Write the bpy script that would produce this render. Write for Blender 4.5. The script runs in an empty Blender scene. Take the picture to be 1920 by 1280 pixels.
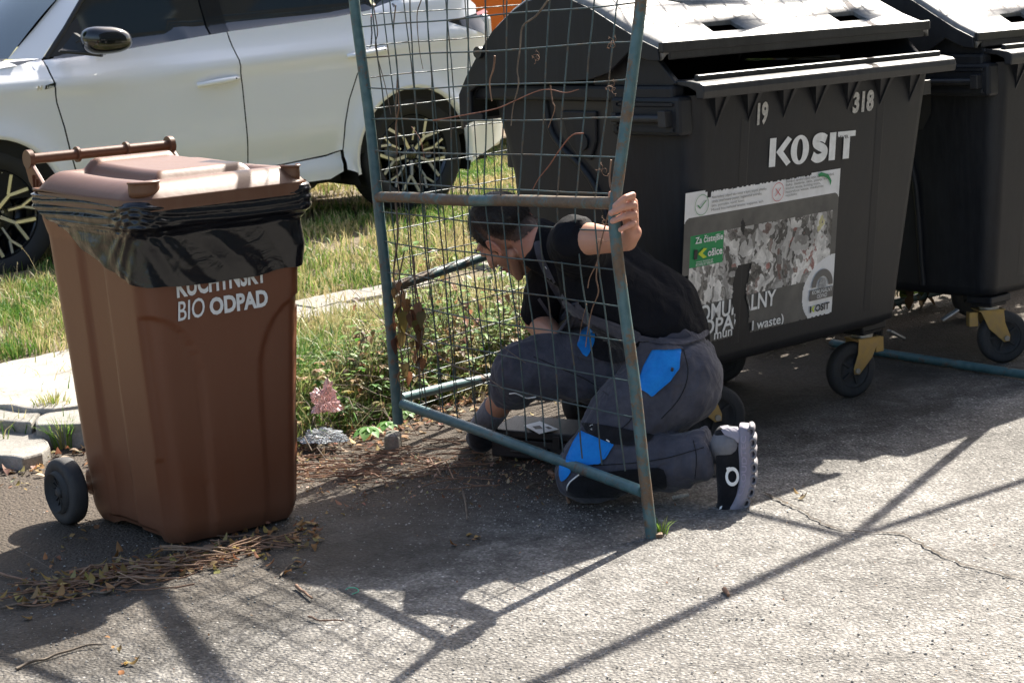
import bpy, bmesh, math, random
import numpy as np
from math import sin, cos, pi, radians
from mathutils import Vector, Matrix, noise
from mathutils.bvhtree import BVHTree
from mathutils.geometry import delaunay_2d_cdt
random.seed(7); RS = np.random.RandomState(11)
S = bpy.context.scene
COL = S.collection
V = Vector

# ------------------------------------------------------------------ camera
FPX, TH, RHO, H = 3671.0, 0.18, 0.049, 1.513
R0 = V((1, 0, 0)); D0 = V((0, -sin(TH), -cos(TH))); F0 = V((0, cos(TH), -sin(TH)))
CR = R0*cos(RHO) + D0*sin(RHO)
CD = D0*cos(RHO) - R0*sin(RHO)
cam = bpy.data.cameras.new('camera'); camo = bpy.data.objects.new('camera', cam); COL.objects.link(camo)
cam.sensor_width = 23.5; cam.lens = FPX/1920*23.5
cam.clip_start = 0.1; cam.clip_end = 3000
m3 = Matrix((CR, -CD, -F0)).transposed()
camo.matrix_world = Matrix.Translation((0, 0, H)) @ m3.to_4x4()
cam.dof.use_dof = True; cam.dof.focus_distance = 5.7; cam.dof.aperture_fstop = 9.0
S.camera = camo
# ------------------------------------------------------------------ light
SUNV = V((0.3570, 0.6490, 0.6720)).normalized()      # towards the sun
w = bpy.data.worlds.new('World'); S.world = w; w.use_nodes = True
nt = w.node_tree; bg = nt.nodes['Background']
sky = nt.nodes.new('ShaderNodeTexSky'); sky.sky_type = 'NISHITA'; sky.sun_disc = False
sky.sun_elevation = math.asin(SUNV.z); sky.sun_rotation = math.atan2(SUNV.x, SUNV.y)
sky.air_density = 1.0; sky.dust_density = 3.5; sky.ozone_density = 1.0
nt.links.new(sky.outputs[0], bg.inputs[0]); bg.inputs[1].default_value = 0.092
sl = bpy.data.lights.new('sun', 'SUN'); sl.energy = 5.0; sl.angle = radians(0.53); sl.color = (1, .94, .84)
so = bpy.data.objects.new('sun', sl); COL.objects.link(so)
so.rotation_euler = SUNV.to_track_quat('Z', 'Y').to_euler()
S.view_settings.view_transform = 'Standard'; S.view_settings.look = 'None'
S.view_settings.gamma = 1.0; S.view_settings.use_curve_mapping = False
S.view_settings.exposure = 1.62
S.render.engine = 'CYCLES'
S.cycles.max_bounces = 6

# ------------------------------------------------------------------ helpers
def ray(px, py):
    a, b = px-960, py-640
    return CR*(a/FPX) + CD*(b/FPX) + F0
def G(px, py, z=0.0):                     # point of the ground (or height z) seen there
    d = ray(px, py); t = (z-H)/d.z; return V((0, 0, H)) + d*t
def AY(px, py, Y):                        # point at a given distance
    d = ray(px, py); return V((0, 0, H)) + d*(Y/d.y)

def mesh_obj(name, verts, faces, mat=None, parent=None, smooth=False, mats=None, fm=None):
    me = bpy.data.meshes.new(name)
    me.from_pydata([tuple(v) for v in verts], [], faces)
    me.update()
    o = bpy.data.objects.new(name, me); COL.objects.link(o)
    if mats:
        for m in mats: me.materials.append(m)
        if fm is not None: me.polygons.foreach_set('material_index', fm)
    elif mat: me.materials.append(mat)
    if smooth: me.polygons.foreach_set('use_smooth', [True]*len(me.polygons))
    if parent: o.parent = parent
    return o
def fast_obj(name, vs, fs, mat=None, parent=None, smooth=False):   # numpy verts, equal sized faces
    vs = np.asarray(vs, np.float32); fs = np.asarray(fs, np.int32)
    me = bpy.data.meshes.new(name); n = fs.shape[1]
    me.vertices.add(len(vs)); me.vertices.foreach_set('co', vs.ravel())
    me.loops.add(fs.size); me.loops.foreach_set('vertex_index', fs.ravel())
    me.polygons.add(len(fs)); me.polygons.foreach_set('loop_start', np.arange(0, fs.size, n, dtype=np.int32))
    me.polygons.foreach_set('loop_total', np.full(len(fs), n, np.int32))
    if smooth: me.polygons.foreach_set('use_smooth', np.ones(len(fs), bool))
    me.update(calc_edges=True)
    o = bpy.data.objects.new(name, me); COL.objects.link(o)
    if mat: me.materials.append(mat)
    if parent: o.parent = parent
    return o
def tag(o, label=None, cat=None, group=None, kind=None):
    if label: o['label'] = label
    if cat: o['category'] = cat
    if group: o['group'] = group
    if kind: o['kind'] = kind
    return o
def empty(name, loc, rz=0, label=None, cat=None, group=None):
    o = bpy.data.objects.new(name, None); COL.objects.link(o)
    o.location = loc; o.rotation_euler = (0, 0, rz); o.empty_display_size = .1
    return tag(o, label, cat, group)
def copy_tree(o, parent=None, skip=()):
    c = o.copy(); COL.objects.link(c); c.parent = parent
    for ch in list(o.children):
        if ch.name.split('.')[0] in skip: continue
        copy_tree(ch, c, skip)
    return c

class MB:
    def __init__(s): s.v = []; s.f = []; s.sm = []
    def add(s, vs, fs, smooth=False):
        b = len(s.v); s.v += [V(v) for v in vs]; s.f += [tuple(i+b for i in f) for f in fs]; s.sm += [smooth]*len(fs); return s
    def box(s, x0, x1, y0, y1, z0, z1, M=None):
        vs = [V((x, y, z)) for z in (z0, z1) for y in (y0, y1) for x in (x0, x1)]
        if M: vs = [M @ v for v in vs]
        return s.add(vs, [(0, 2, 3, 1), (4, 5, 7, 6), (0, 1, 5, 4), (2, 6, 7, 3), (0, 4, 6, 2), (1, 3, 7, 5)])
    def tube(s, pts, r, n=10, caps=True, smooth=True):
        pts = [V(p) for p in pts]; k = len(pts)
        rr = r if isinstance(r, (list, tuple)) else [r]*k
        t = (pts[1]-pts[0]).normalized(); a = t.orthogonal().normalized(); vs = []
        for i, p in enumerate(pts):
            t = (pts[min(i+1, k-1)]-pts[max(i-1, 0)]).normalized()
            a = (a - t*a.dot(t)).normalized(); b = t.cross(a)
            vs += [p + (a*cos(2*pi*j/n)+b*sin(2*pi*j/n))*rr[i] for j in range(n)]
        fs = [(i*n+j, i*n+(j+1) % n, (i+1)*n+(j+1) % n, (i+1)*n+j) for i in range(k-1) for j in range(n)]
        s.add(vs, fs, smooth)
        if caps: s.add(vs[:n], [tuple(range(n))[::-1]]); s.add(vs[-n:], [tuple(range(n))])
        return s
    def lathe(s, prof, n=32, M=None, smooth=True):      # prof (r, h) around local Y axis
        vs = []
        for r, h in prof:
            for j in range(n):
                a = 2*pi*j/n; v = V((r*cos(a), h, r*sin(a))); vs.append(M @ v if M else v)
        k = len(prof)
        return s.add(vs, [(i*n+j, (i+1)*n+j, (i+1)*n+(j+1) % n, i*n+(j+1) % n) for i in range(k-1) for j in range(n)], smooth)
    def prism(s, pts2, d0, d1, fn):                     # pts2 polygon, fn(a,b,d)->Vector
        n = len(pts2)
        s.add([fn(a, b, d0) for a, b in pts2] + [fn(a, b, d1) for a, b in pts2],
              [tuple(range(n)), tuple(range(2*n-1, n-1, -1))] + [(i, i+n, (i+1) % n+n, (i+1) % n) for i in range(n)])
        return s
    def build(s, name, mat, parent=None, bevel=0, recalc=True, seg=2, weighted=False):
        o = mesh_obj(name, s.v, s.f, mat, parent)
        me = o.data; me.polygons.foreach_set('use_smooth', s.sm)
        if recalc or bevel:
            bm = bmesh.new(); bm.from_mesh(me)
            if recalc: bmesh.ops.recalc_face_normals(bm, faces=bm.faces)
            if bevel:
                es = [e for e in bm.edges if len(e.link_faces) == 2 and e.calc_face_angle(0) > .6]
                bmesh.ops.bevel(bm, geom=es, offset=bevel, segments=seg, affect='EDGES', profile=.5)
            bm.to_mesh(me); bm.free()
        return o
def wob(p0, p1, n, amp, sc=1.0, seed=0):
    p0, p1 = V(p0), V(p1); out = []
    for i in range(n+1):
        t = i/n; p = p0.lerp(p1, t)
        q = V((seed*3.1+t*sc*3, seed*1.7, seed*.3))
        out.append(p + V((noise.noise(q), noise.noise(q+V((9, 3, 1))), noise.noise(q+V((2, 7, 5)))))*amp*math.sin(pi*t)**.5 if 0 < t < 1 else p)
    return out
def catmull(pts, n=6):
    P = [V(p) for p in pts]; P = [P[0]*2-P[1]] + P + [P[-1]*2-P[-2]]; out = []
    for i in range(1, len(P)-2):
        for k in range(n):
            t = k/n
            out.append(.5*((2*P[i]) + (P[i+1]-P[i-1])*t + (2*P[i-1]-5*P[i]+4*P[i+1]-P[i+2])*t*t + (3*P[i]-P[i-1]-3*P[i+1]+P[i+2])*t**3))
    out.append(P[-2]); return out
def interp(x, xs, ys): return float(np.interp(x, xs, ys))
def cdt_sheet(outline, step, fn, name, mat, parent=None, smooth=True, holes=(), inner=True, thick=0):
    """outline (and holes) in 2-D, filled with a fine triangulation and mapped by fn(a,b)->Vector"""
    def dens(o):
        out = []
        for i in range(len(o)):
            a, b = o[i], o[(i+1) % len(o)]; L = math.hypot(b[0]-a[0], b[1]-a[1]); k = max(1, int(L/step))
            out += [(a[0]+(b[0]-a[0])*j/k, a[1]+(b[1]-a[1])*j/k) for j in range(k)]
        return out
    loops = [dens(outline)] + [dens(h) for h in holes]
    pts = []; faces = []
    for l in loops: faces.append(list(range(len(pts), len(pts)+len(l)))); pts += l
    o = np.array(loops[0])
    def inside(P, poly):
        x, y = P[:, 0], P[:, 1]; r = np.zeros(len(P), bool); n = len(poly); j = n-1
        for i in range(n):
            xi, yi = poly[i]; xj, yj = poly[j]
            c = ((yi > y) != (yj > y)) & (x < (xj-xi)*(y-yi)/((yj-yi) or 1e-12)+xi); r ^= c; j = i
        return r
    if inner:
        gx = np.arange(o[:, 0].min(), o[:, 0].max(), step); gy = np.arange(o[:, 1].min(), o[:, 1].max(), step)
        P = np.array([(x+(.5*step if k % 2 else 0), y) for k, y in enumerate(gy) for x in gx])
        if len(P):
            m = inside(P, loops[0])
            for h in loops[1:]: m &= ~inside(P, h)
            P = P[m]
            if len(P):
                allp = np.array(pts); keep = np.ones(len(P), bool)
                for i in range(0, len(P), 2000):
                    d = ((P[i:i+2000, None, :]-allp[None])**2).sum(2).min(1); keep[i:i+2000] = d > (step*.45)**2
                pts += [tuple(p) for p in P[keep]]
    edges = [(f[i], f[(i+1) % len(f)]) for f in faces for i in range(len(f))]
    r = delaunay_2d_cdt([V(p) for p in pts], edges, [], 1 if not holes else 2, 1e-7)
    vs, fs = r[0], r[2]
    if holes:
        cen = np.array([[sum(vs[i][0] for i in f)/len(f), sum(vs[i][1] for i in f)/len(f)] for f in fs])
        m = inside(cen, loops[0])
        for h in loops[1:]: m &= ~inside(cen, h)
        fs = [f for f, k in zip(fs, m) if k]
    vv = [fn(v[0], v[1]) for v in vs]
    ob = mesh_obj(name, vv, fs, mat, parent, smooth)
    if thick:
        md = ob.modifiers.new('s', 'SOLIDIFY'); md.thickness = thick; md.offset = 0
    return ob
def txt(s, size, M, mat, parent, name='lettering', bold=0, sx=1.0, ext=0.0004, align='LEFT', shear=0, spacing=1.0, fn=None):
    cu = bpy.data.curves.new(name, 'FONT'); cu.body = s; cu.size = size; cu.offset = bold*size; cu.align_x = align
    cu.shear = shear; cu.space_character = spacing; cu.resolution_u = 3; cu.extrude = 0
    t = bpy.data.objects.new(name, cu); COL.objects.link(t)
    bpy.context.view_layer.update()
    me = bpy.data.meshes.new_from_object(t.evaluated_get(bpy.context.evaluated_depsgraph_get()))
    bpy.data.objects.remove(t); bpy.data.curves.remove(cu)
    for v in me.vertices:
        p = V((v.co.x*sx, v.co.y, 0)); v.co = fn(p.x, p.y) if fn else (M @ p)
    me.name = name; me.materials.clear(); me.materials.append(mat)
    o = bpy.data.objects.new(name, me); COL.objects.link(o); o.parent = parent
    return o

# ------------------------------------------------------------------ materials
def mat(name, base, rough=.5, metal=0, bump=0, bscale=60, var=None, vscale=6, spec=.5, detail=6, coat=0, trans=0, alpha=1, extra=None, emit=None, ior=1.45, sheen=0):
    m = bpy.data.materials.new(name); m.use_nodes = True; t = m.node_tree; p = t.nodes['Principled BSDF']
    p.inputs['Base Color'].default_value = (*base, 1); p.inputs['Roughness'].default_value = rough
    p.inputs['Metallic'].default_value = metal; p.inputs['Specular IOR Level'].default_value = spec
    p.inputs['Coat Weight'].default_value = coat; p.inputs['Transmission Weight'].default_value = trans
    p.inputs['Alpha'].default_value = alpha; p.inputs['IOR'].default_value = ior
    if sheen: p.inputs['Sheen Weight'].default_value = sheen
    tc = t.nodes.new('ShaderNodeTexCoord')
    if var:
        n = t.nodes.new('ShaderNodeTexNoise'); n.inputs['Scale'].default_value = vscale; n.inputs['Detail'].default_value = detail; n.inputs['Roughness'].default_value = .65
        r = t.nodes.new('ShaderNodeValToRGB'); r.color_ramp.elements[0].position = .35; r.color_ramp.elements[1].position = .68
        r.color_ramp.elements[0].color = (*base, 1); r.color_ramp.elements[1].color = (*var, 1)
        t.links.new(tc.outputs['Object'], n.inputs['Vector']); t.links.new(n.outputs[0], r.inputs[0]); t.links.new(r.outputs[0], p.inputs['Base Color'])
        m['ramp'] = r.name; 
    if bump:
        n2 = t.nodes.new('ShaderNodeTexNoise'); n2.inputs['Scale'].default_value = bscale; n2.inputs['Detail'].default_value = 5
        b = t.nodes.new('ShaderNodeBump'); b.inputs['Strength'].default_value = min(bump, 1); b.inputs['Distance'].default_value = .01
        t.links.new(tc.outputs['Object'], n2.inputs['Vector']); t.links.new(n2.outputs[0], b.inputs['Height']); t.links.new(b.outputs[0], p.inputs['Normal'])
    return m
def N(m, typ, **kw):
    n = m.node_tree.nodes.new(typ)
    for k, v in kw.items():
        if k in n.inputs: n.inputs[k].default_value = v
        else: setattr(n, k, v)
    return n
def L(m, a, b): m.node_tree.links.new(a, b)
def P(m): return m.node_tree.nodes['Principled BSDF']
def attr_mat(name, rough=.6, spec=.4, transl=0, attr='Col'):
    m = mat(name, (1, 1, 1), rough, spec=spec)
    a = N(m, 'ShaderNodeVertexColor'); a.layer_name = attr
    L(m, a.outputs[0], P(m).inputs['Base Color'])
    if transl:
        tr = N(m, 'ShaderNodeBsdfTranslucent'); L(m, a.outputs[0], tr.inputs[0])
        mx = N(m, 'ShaderNodeMixShader'); mx.inputs[0].default_value = transl
        L(m, P(m).outputs[0], mx.inputs[1]); L(m, tr.outputs[0], mx.inputs[2]); L(m, mx.outputs[0], m.node_tree.nodes['Material Output'].inputs[0])
    return m
def set_col(o, cols, name='Col'):        # per-vertex real colour of the thing
    a = o.data.color_attributes.new(name, 'FLOAT_COLOR', 'POINT'); c = np.ones((len(o.data.vertices), 4), np.float32); c[:, :3] = cols
    a.data.foreach_set('color', c.ravel())

def ramp(m, pts, interp_='LINEAR'):
    r = N(m, 'ShaderNodeValToRGB'); e = r.color_ramp.elements; r.color_ramp.interpolation = interp_
    while len(e) > 1: e.remove(e[-1])
    e[0].position = pts[0][0]; e[0].color = (*pts[0][1], 1) if not isinstance(pts[0][1], (int, float)) else (pts[0][1],)*3+(1,)
    for p, c in pts[1:]:
        k = e.new(p); k.color = (*c, 1) if not isinstance(c, (int, float)) else (c, c, c, 1)
    return r
def mixc(m, fac, a, b, typ='MIX'):
    x = N(m, 'ShaderNodeMix', data_type='RGBA', blend_type=typ)
    for i, val in ((0, fac), (6, a), (7, b)):
        if isinstance(val, (int, float)): x.inputs[i].default_value = val
        elif isinstance(val, tuple): x.inputs[i].default_value = (*val, 1)
        else: L(m, val, x.inputs[i])
    return x.outputs[2]
def tex(m, typ, scale, vec=None, **kw):
    n = N(m, 'ShaderNodeTex'+typ); n.inputs['Scale'].default_value = scale
    for k, v in kw.items():
        if k in n.inputs: n.inputs[k].default_value = v
        else: setattr(n, k, v)
    L(m, vec or N(m, 'ShaderNodeTexCoord').outputs['Object'], n.inputs['Vector']); return n
def mth(m, op, a, b=0.0, c=0.0):
    n = N(m, 'ShaderNodeMath', operation=op)
    for i, v in enumerate((a, b, c)):
        if isinstance(v, (int, float)): n.inputs[i].default_value = v
        else: L(m, v, n.inputs[i])
    return n.outputs[0]
def bumpn(m, hgt, st, dist, prev=None):
    b = N(m, 'ShaderNodeBump'); b.inputs['Strength'].default_value = st; b.inputs['Distance'].default_value = dist
    L(m, hgt, b.inputs['Height'])
    if prev: L(m, prev, b.inputs['Normal'])
    return b.outputs[0]

# asphalt: old, light, coarse aggregate
def make_asphalt():
    m = mat('old_asphalt', (.2, .19, .18), .88, spec=.25)
    tc = N(m, 'ShaderNodeTexCoord').outputs['Object']
    vor = tex(m, 'Voronoi', 105, tc); vor2 = tex(m, 'Voronoi', 230, tc)
    big = tex(m, 'Noise', 1.0, tc, Detail=5, Roughness=.6); med = tex(m, 'Noise', 9, tc, Detail=6, Roughness=.7); fine = tex(m, 'Noise', 210, tc, Detail=3)
    stone = ramp(m, [(0, (.075, .07, .063)), (.25, (.19, .18, .165)), (.5, (.295, .28, .257)), (.78, (.42, .40, .368)), (1, (.68, .645, .60))])
    L(m, vor.outputs['Color'], stone.inputs[0])
    c2 = ramp(m, [(0, (.10, .094, .088)), (.5, (.22, .21, .196)), (1, (.38, .36, .335))]); L(m, vor2.outputs['Color'], c2.inputs[0])
    c = mixc(m, .45, stone.outputs[0], c2.outputs[0])
    gap = ramp(m, [(.25, 0.0), (.62, 1.0)]); L(m, vor.outputs['Distance'], gap.inputs[0])
    c = mixc(m, mth(m, 'MULTIPLY', gap.outputs[0], .45), c, (.09, .083, .076))
    b = ramp(m, [(.32, .62), (.5, .95), (.68, 1.22)]); L(m, big.outputs[0], b.inputs[0]); c = mixc(m, 1.0, c, b.outputs[0], 'MULTIPLY')
    peb = tex(m, 'Voronoi', 62, tc, Randomness=1.0); pr_ = ramp(m, [(.0, 1.0), (.16, 1.0), (.24, 0.)]); L(m, peb.outputs['Distance'], pr_.inputs[0])
    psel = ramp(m, [(.55, 0.), (.6, 1.)]); sx_ = N(m, 'ShaderNodeSeparateColor'); L(m, peb.outputs['Color'], sx_.inputs[0]); L(m, sx_.outputs[0], psel.inputs[0])
    pcol = ramp(m, [(0, (.07, .065, .06)), (.4, (.16, .15, .14)), (.55, (.55, .52, .48)), (1, (.72, .69, .65))]); L(m, sx_.outputs[1], pcol.inputs[0])
    c = mixc(m, mth(m, 'MULTIPLY', pr_.outputs[0], psel.outputs[0]), c, pcol.outputs[0])
    stn = tex(m, 'Noise', 2.6, tc, Detail=9, Roughness=.72, Distortion=.6); sn = ramp(m, [(.44, 1.0), (.56, .5)]); L(m, stn.outputs[0], sn.inputs[0])
    sepz = N(m, 'ShaderNodeSeparateXYZ'); L(m, tc, sepz.inputs[0]); dd = mth(m, 'ADD', mth(m, 'MULTIPLY', sepz.outputs[0], -.69), mth(m, 'MULTIPLY', sepz.outputs[1], .724))
    dk = ramp(m, [(0, 0.), (.45, 1.0)]); L(m, mth(m, 'SUBTRACT', dd, 3.35), dk.inputs[0]); c = mixc(m, dk.outputs[0], c, mixc(m, 1., c, sn.outputs[0], 'MULTIPLY'))
    uk = ramp(m, [(0, 0.), (1, 1.)]); L(m, mth(m, 'MULTIPLY', mth(m, 'SUBTRACT', mth(m, 'ADD', dd, mth(m, 'MULTIPLY', stn.outputs[0], .5)), 3.95), 2.2), uk.inputs[0]); c = mixc(m, mth(m, 'MULTIPLY', uk.outputs[0], .6), c, (.075, .062, .048))
    b2 = ramp(m, [(.35, .68), (.65, 1.16)]); L(m, med.outputs[0], b2.inputs[0]); c = mixc(m, 1.0, c, b2.outputs[0], 'MULTIPLY')
    # soil and grime near the verge line (the strip nobody sweeps)
    sep = N(m, 'ShaderNodeSeparateXYZ'); L(m, tc, sep.inputs[0])
    d = mth(m, 'ADD', mth(m, 'MULTIPLY', sep.outputs[0], -.69), mth(m, 'MULTIPLY', sep.outputs[1], .724))   # across the kerb
    d = mth(m, 'ADD', d, mth(m, 'MULTIPLY', med.outputs[0], .55))
    dr = ramp(m, [(0, 0.0), (1, 1.0)]); L(m, mth(m, 'MULTIPLY', mth(m, 'SUBTRACT', d, 4.12), 1.0), dr.inputs[0])
    soil = tex(m, 'Noise', 45, tc, Detail=8, Roughness=.8); sr = ramp(m, [(.3, (.04, .032, .025)), (.6, (.085, .068, .052)), (.75, (.17, .15, .125))]); L(m, soil.outputs[0], sr.inputs[0])
    c = mixc(m, dr.outputs[0], c, sr.outputs[0])
    # hairline cracks
    vc = N(m, 'ShaderNodeVectorMath', operation='ADD'); wn = tex(m, 'Noise', 2.2, tc, Detail=6)
    sc = N(m, 'ShaderNodeVectorMath', operation='SCALE'); L(m, wn.outputs['Color'], sc.inputs[0]); sc.inputs['Scale'].default_value = .5
    L(m, tc, vc.inputs[0]); L(m, sc.outputs[0], vc.inputs[1])
    L(m, c, P(m).inputs['Base Color'])
    hb = mth(m, 'ADD', mth(m, 'MULTIPLY', vor.outputs['Distance'], -1.0), mth(m, 'MULTIPLY', fine.outputs[0], .5))
    n = bumpn(m, hb, .9, .007); n = bumpn(m, med.outputs[0], .35, .012, n); L(m, n, P(m).inputs['Normal'])
    return m
M_car_dirt = None
def make_concrete(name, lo, hi, sc=1):
    m = mat(name, hi, .9, spec=.2); tc = N(m, 'ShaderNodeTexCoord').outputs['Object']
    a = tex(m, 'Noise', 5*sc, tc, Detail=8, Roughness=.7); b = tex(m, 'Noise', 90*sc, tc, Detail=5, Roughness=.8); v = tex(m, 'Voronoi', 120*sc, tc)
    r = ramp(m, [(.3, lo), (.6, hi)]); L(m, a.outputs[0], r.inputs[0])
    r2 = ramp(m, [(.3, .65), (.65, 1.1)]); L(m, b.outputs[0], r2.inputs[0]); c = mixc(m, 1., r.outputs[0], r2.outputs[0], 'MULTIPLY')
    L(m, c, P(m).inputs['Base Color'])
    n = bumpn(m, b.outputs[0], .7, .004); n = bumpn(m, a.outputs[0], .5, .015, n); L(m, n, P(m).inputs['Normal']); return m
def make_plastic(name, col, dirt, rough=.42, dustz=None, streak=.5, sc=1.0, spec_=.5):
    m = mat(name, col, rough, spec=spec_); tc = N(m, 'ShaderNodeTexCoord').outputs['Object']
    mp = N(m, 'ShaderNodeMapping'); L(m, tc, mp.inputs[0]); mp.inputs['Scale'].default_value = (14, 14, 1.6)
    st = tex(m, 'Noise', 3*sc, mp.outputs[0], Detail=7, Roughness=.75); cl = tex(m, 'Noise', 2.3*sc, tc, Detail=6, Roughness=.65); sp = tex(m, 'Noise', 160, tc, Detail=4, Roughness=.8)
    f = ramp(m, [(.45, 0.), (.8, 1.)]); L(m, st.outputs[0], f.inputs[0]); f2 = ramp(m, [(.4, 0.), (.75, 1.)]); L(m, cl.outputs[0], f2.inputs[0])
    f3 = ramp(m, [(.62, 0.), (.72, 1.)]); L(m, sp.outputs[0], f3.inputs[0])
    k = mth(m, 'ADD', mth(m, 'MULTIPLY', f.outputs[0], .45*streak), mth(m, 'MULTIPLY', f2.outputs[0], .35*streak)); k = mth(m, 'ADD', k, mth(m, 'MULTIPLY', f3.outputs[0], .25*streak))
    if dustz:
        sep = N(m, 'ShaderNodeSeparateXYZ'); L(m, tc, sep.inputs[0])
        z = mth(m, 'ADD', sep.outputs[2], mth(m, 'MULTIPLY', cl.outputs[0], .16))
        r = ramp(m, [(0, 1.), (.55, .25), (1, 0.)]); L(m, mth(m, 'MULTIPLY', mth(m, 'SUBTRACT', z, dustz[0]), 1/(dustz[1]-dustz[0])), r.inputs[0])
        k = mth(m, 'ADD', k, mth(m, 'MULTIPLY', r.outputs[0], dustz[2]))
    c = mixc(m, mth(m, 'MINIMUM', k, 1.), col, dirt); L(m, c, P(m).inputs['Base Color'])
    rr = mth(m, 'ADD', mth(m, 'MULTIPLY', k, .35), rough); L(m, mth(m, 'MINIMUM', rr, .95), P(m).inputs['Roughness'])
    n = bumpn(m, cl.outputs[0], .25, .01); n = bumpn(m, sp.outputs[0], .12, .0015, n); L(m, n, P(m).inputs['Normal']); return m
def make_paint_rust(name, paint, paint2, rust, amount):
    m = mat(name, paint, .5, spec=.5); tc = N(m, 'ShaderNodeTexCoord').outputs['Object']
    a = tex(m, 'Noise', 9, tc, Detail=9, Roughness=.72); b = tex(m, 'Noise', 60, tc, Detail=6, Roughness=.75); d = tex(m, 'Noise', 30, tc, Detail=5)
    pr = ramp(m, [(.35, paint), (.65, paint2)]); L(m, d.outputs[0], pr.inputs[0])
    rr = ramp(m, [(.3, rust[0]), (.6, rust[1])]); L(m, b.outputs[0], rr.inputs[0])
    k = mth(m, 'ADD', mth(m, 'MULTIPLY', a.outputs[0], .7), mth(m, 'MULTIPLY', b.outputs[0], .3))
    f = ramp(m, [(.57-amount, 0.), (.64-amount, 1.)]); L(m, k, f.inputs[0])
    L(m, mixc(m, f.outputs[0], pr.outputs[0], rr.outputs[0]), P(m).inputs['Base Color'])
    L(m, mth(m, 'ADD', mth(m, 'MULTIPLY', f.outputs[0], .35), .42), P(m).inputs['Roughness'])
    n = bumpn(m, f.outputs[0], .4, .001); n = bumpn(m, b.outputs[0], .3, .001, n); L(m, n, P(m).inputs['Normal']); return m
def make_cloth(name, a, b, rough=.85, bs=900):
    m = mat(name, a, rough, spec=.2, sheen=.15); tc = N(m, 'ShaderNodeTexCoord').outputs['Object']
    n1 = tex(m, 'Noise', 14, tc, Detail=6, Roughness=.65); r = ramp(m, [(.35, a), (.68, b)]); L(m, n1.outputs[0], r.inputs[0]); L(m, r.outputs[0], P(m).inputs['Base Color'])
    wv = tex(m, 'Noise', bs, tc, Detail=2); wr = tex(m, 'Noise', 16, tc, Detail=4, Distortion=1.2)
    n = bumpn(m, wr.outputs[0], .45, .02); n = bumpn(m, wv.outputs[0], .3, .0006, n); L(m, n, P(m).inputs['Normal']); return m
M_asph = make_asphalt()
M_conc = make_concrete('pale_concrete', (.24, .225, .20), (.41, .385, .345)); M_concd = make_concrete('rough_concrete', (.16, .15, .13), (.30, .285, .26)); M_pav = make_concrete('paving_concrete', (.20, .185, .165), (.33, .31, .28), 1.3)
M_blk = make_plastic('black_container_plastic', (.0115, .0125, .0155), (.040, .042, .046), .44, streak=.95, spec_=.35)
M_blk2 = make_plastic('black_rim_plastic', (.013, .0135, .016), (.07, .07, .07), .36, streak=.9)
M_lidt = make_plastic('glare_dust_lid_plastic', (.12, .12, .118), (.36, .35, .33), .36, streak=1.2)  # pale tone puts sun glare on the lid tops into the colour, besides dust
M_brn = make_plastic('brown_bin_plastic', (.150, .050, .022), (.19, .105, .068), .38, (0.03, .26, .6), .26)
M_brnl = make_plastic('brown_lid_plastic', (.135, .058, .030), (.20, .13, .085), .38, streak=.6)
M_rub = make_plastic('grey_rubber', (.03, .03, .031), (.11, .10, .09), .7, streak=1.0)
M_tyre = make_plastic('tyre_rubber', (.018, .018, .019), (.05, .048, .045), .7)
M_hub = mat('dark_hub', (.02, .02, .022), .5)
M_teal = make_paint_rust('teal_paint_rust', (.05, .115, .125), (.085, .165, .175), ((.075, .045, .028), (.16, .095, .06)), .035)
M_teal2 = make_paint_rust('worn_teal_paint_rust', (.055, .115, .12), (.09, .16, .165), ((.10, .065, .04), (.17, .11, .065)), .095)
M_rust = make_paint_rust('mostly_rusty_tube', (.055, .115, .12), (.09, .16, .165), ((.10, .07, .045), (.17, .12, .08)), .13)
M_wire = make_paint_rust('wire_teal_rust', (.035, .062, .064), (.055, .09, .092), ((.05, .04, .03), (.11, .085, .06)), .06)
M_zinc = make_paint_rust('yellow_zinc', (.42, .29, .10), (.35, .25, .12), ((.10, .065, .03), (.22, .15, .08)), -.02); P(M_zinc).inputs['Metallic'].default_value = .6
M_galv = mat('galvanised_steel', (.45, .45, .43), .45, .7, var=(.25, .24, .22), vscale=30)
M_white = mat('white_car_paint', (.86, .865, .875), .28, coat=1.0, spec=.5); P(M_white).inputs['Coat Roughness'].default_value = .03
M_gap = mat('dark_gap', (.01, .01, .01), .8)
M_gloss = mat('gloss_black', (.008, .009, .011), .12, coat=.6)
M_trim = mat('satin_black_trim', (.02, .02, .021), .45)
M_glass = mat('tinted_car_glass', (.012, .014, .016), .03, spec=.9, coat=1.0)
M_wsg = mat('windscreen_glass', (.02, .045, .045), .04, spec=.8, coat=1.0)
M_silver = mat('machined_alloy', (.70, .70, .69), .28, .9)
M_let = mat('white_print', (.84, .85, .84), .6, var=(.70, .70, .68), vscale=40)
M_let2 = mat('worn_white_print', (.62, .60, .55), .8, var=(.30, .29, .27), vscale=90)
M_green = mat('green_print', (.02, .27, .09), .55); M_yel = mat('yellow_green_print', (.55, .65, .03), .5); M_darkp = mat('dark_grey_print', (.075, .073, .07), .5, var=(.13, .125, .115), vscale=9)
M_redp = mat('red_print', (.6, .12, .12), .6); M_greenp = mat('thin_green_print', (.1, .3, .12), .6); M_inkb = mat('black_print', (.03, .03, .03), .6); M_grp = mat('grey_print', (.16, .15, .14), .6)
M_paper = mat('white_vinyl', (.80, .80, .81), .42, var=(.70, .70, .69), vscale=25)
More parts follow.
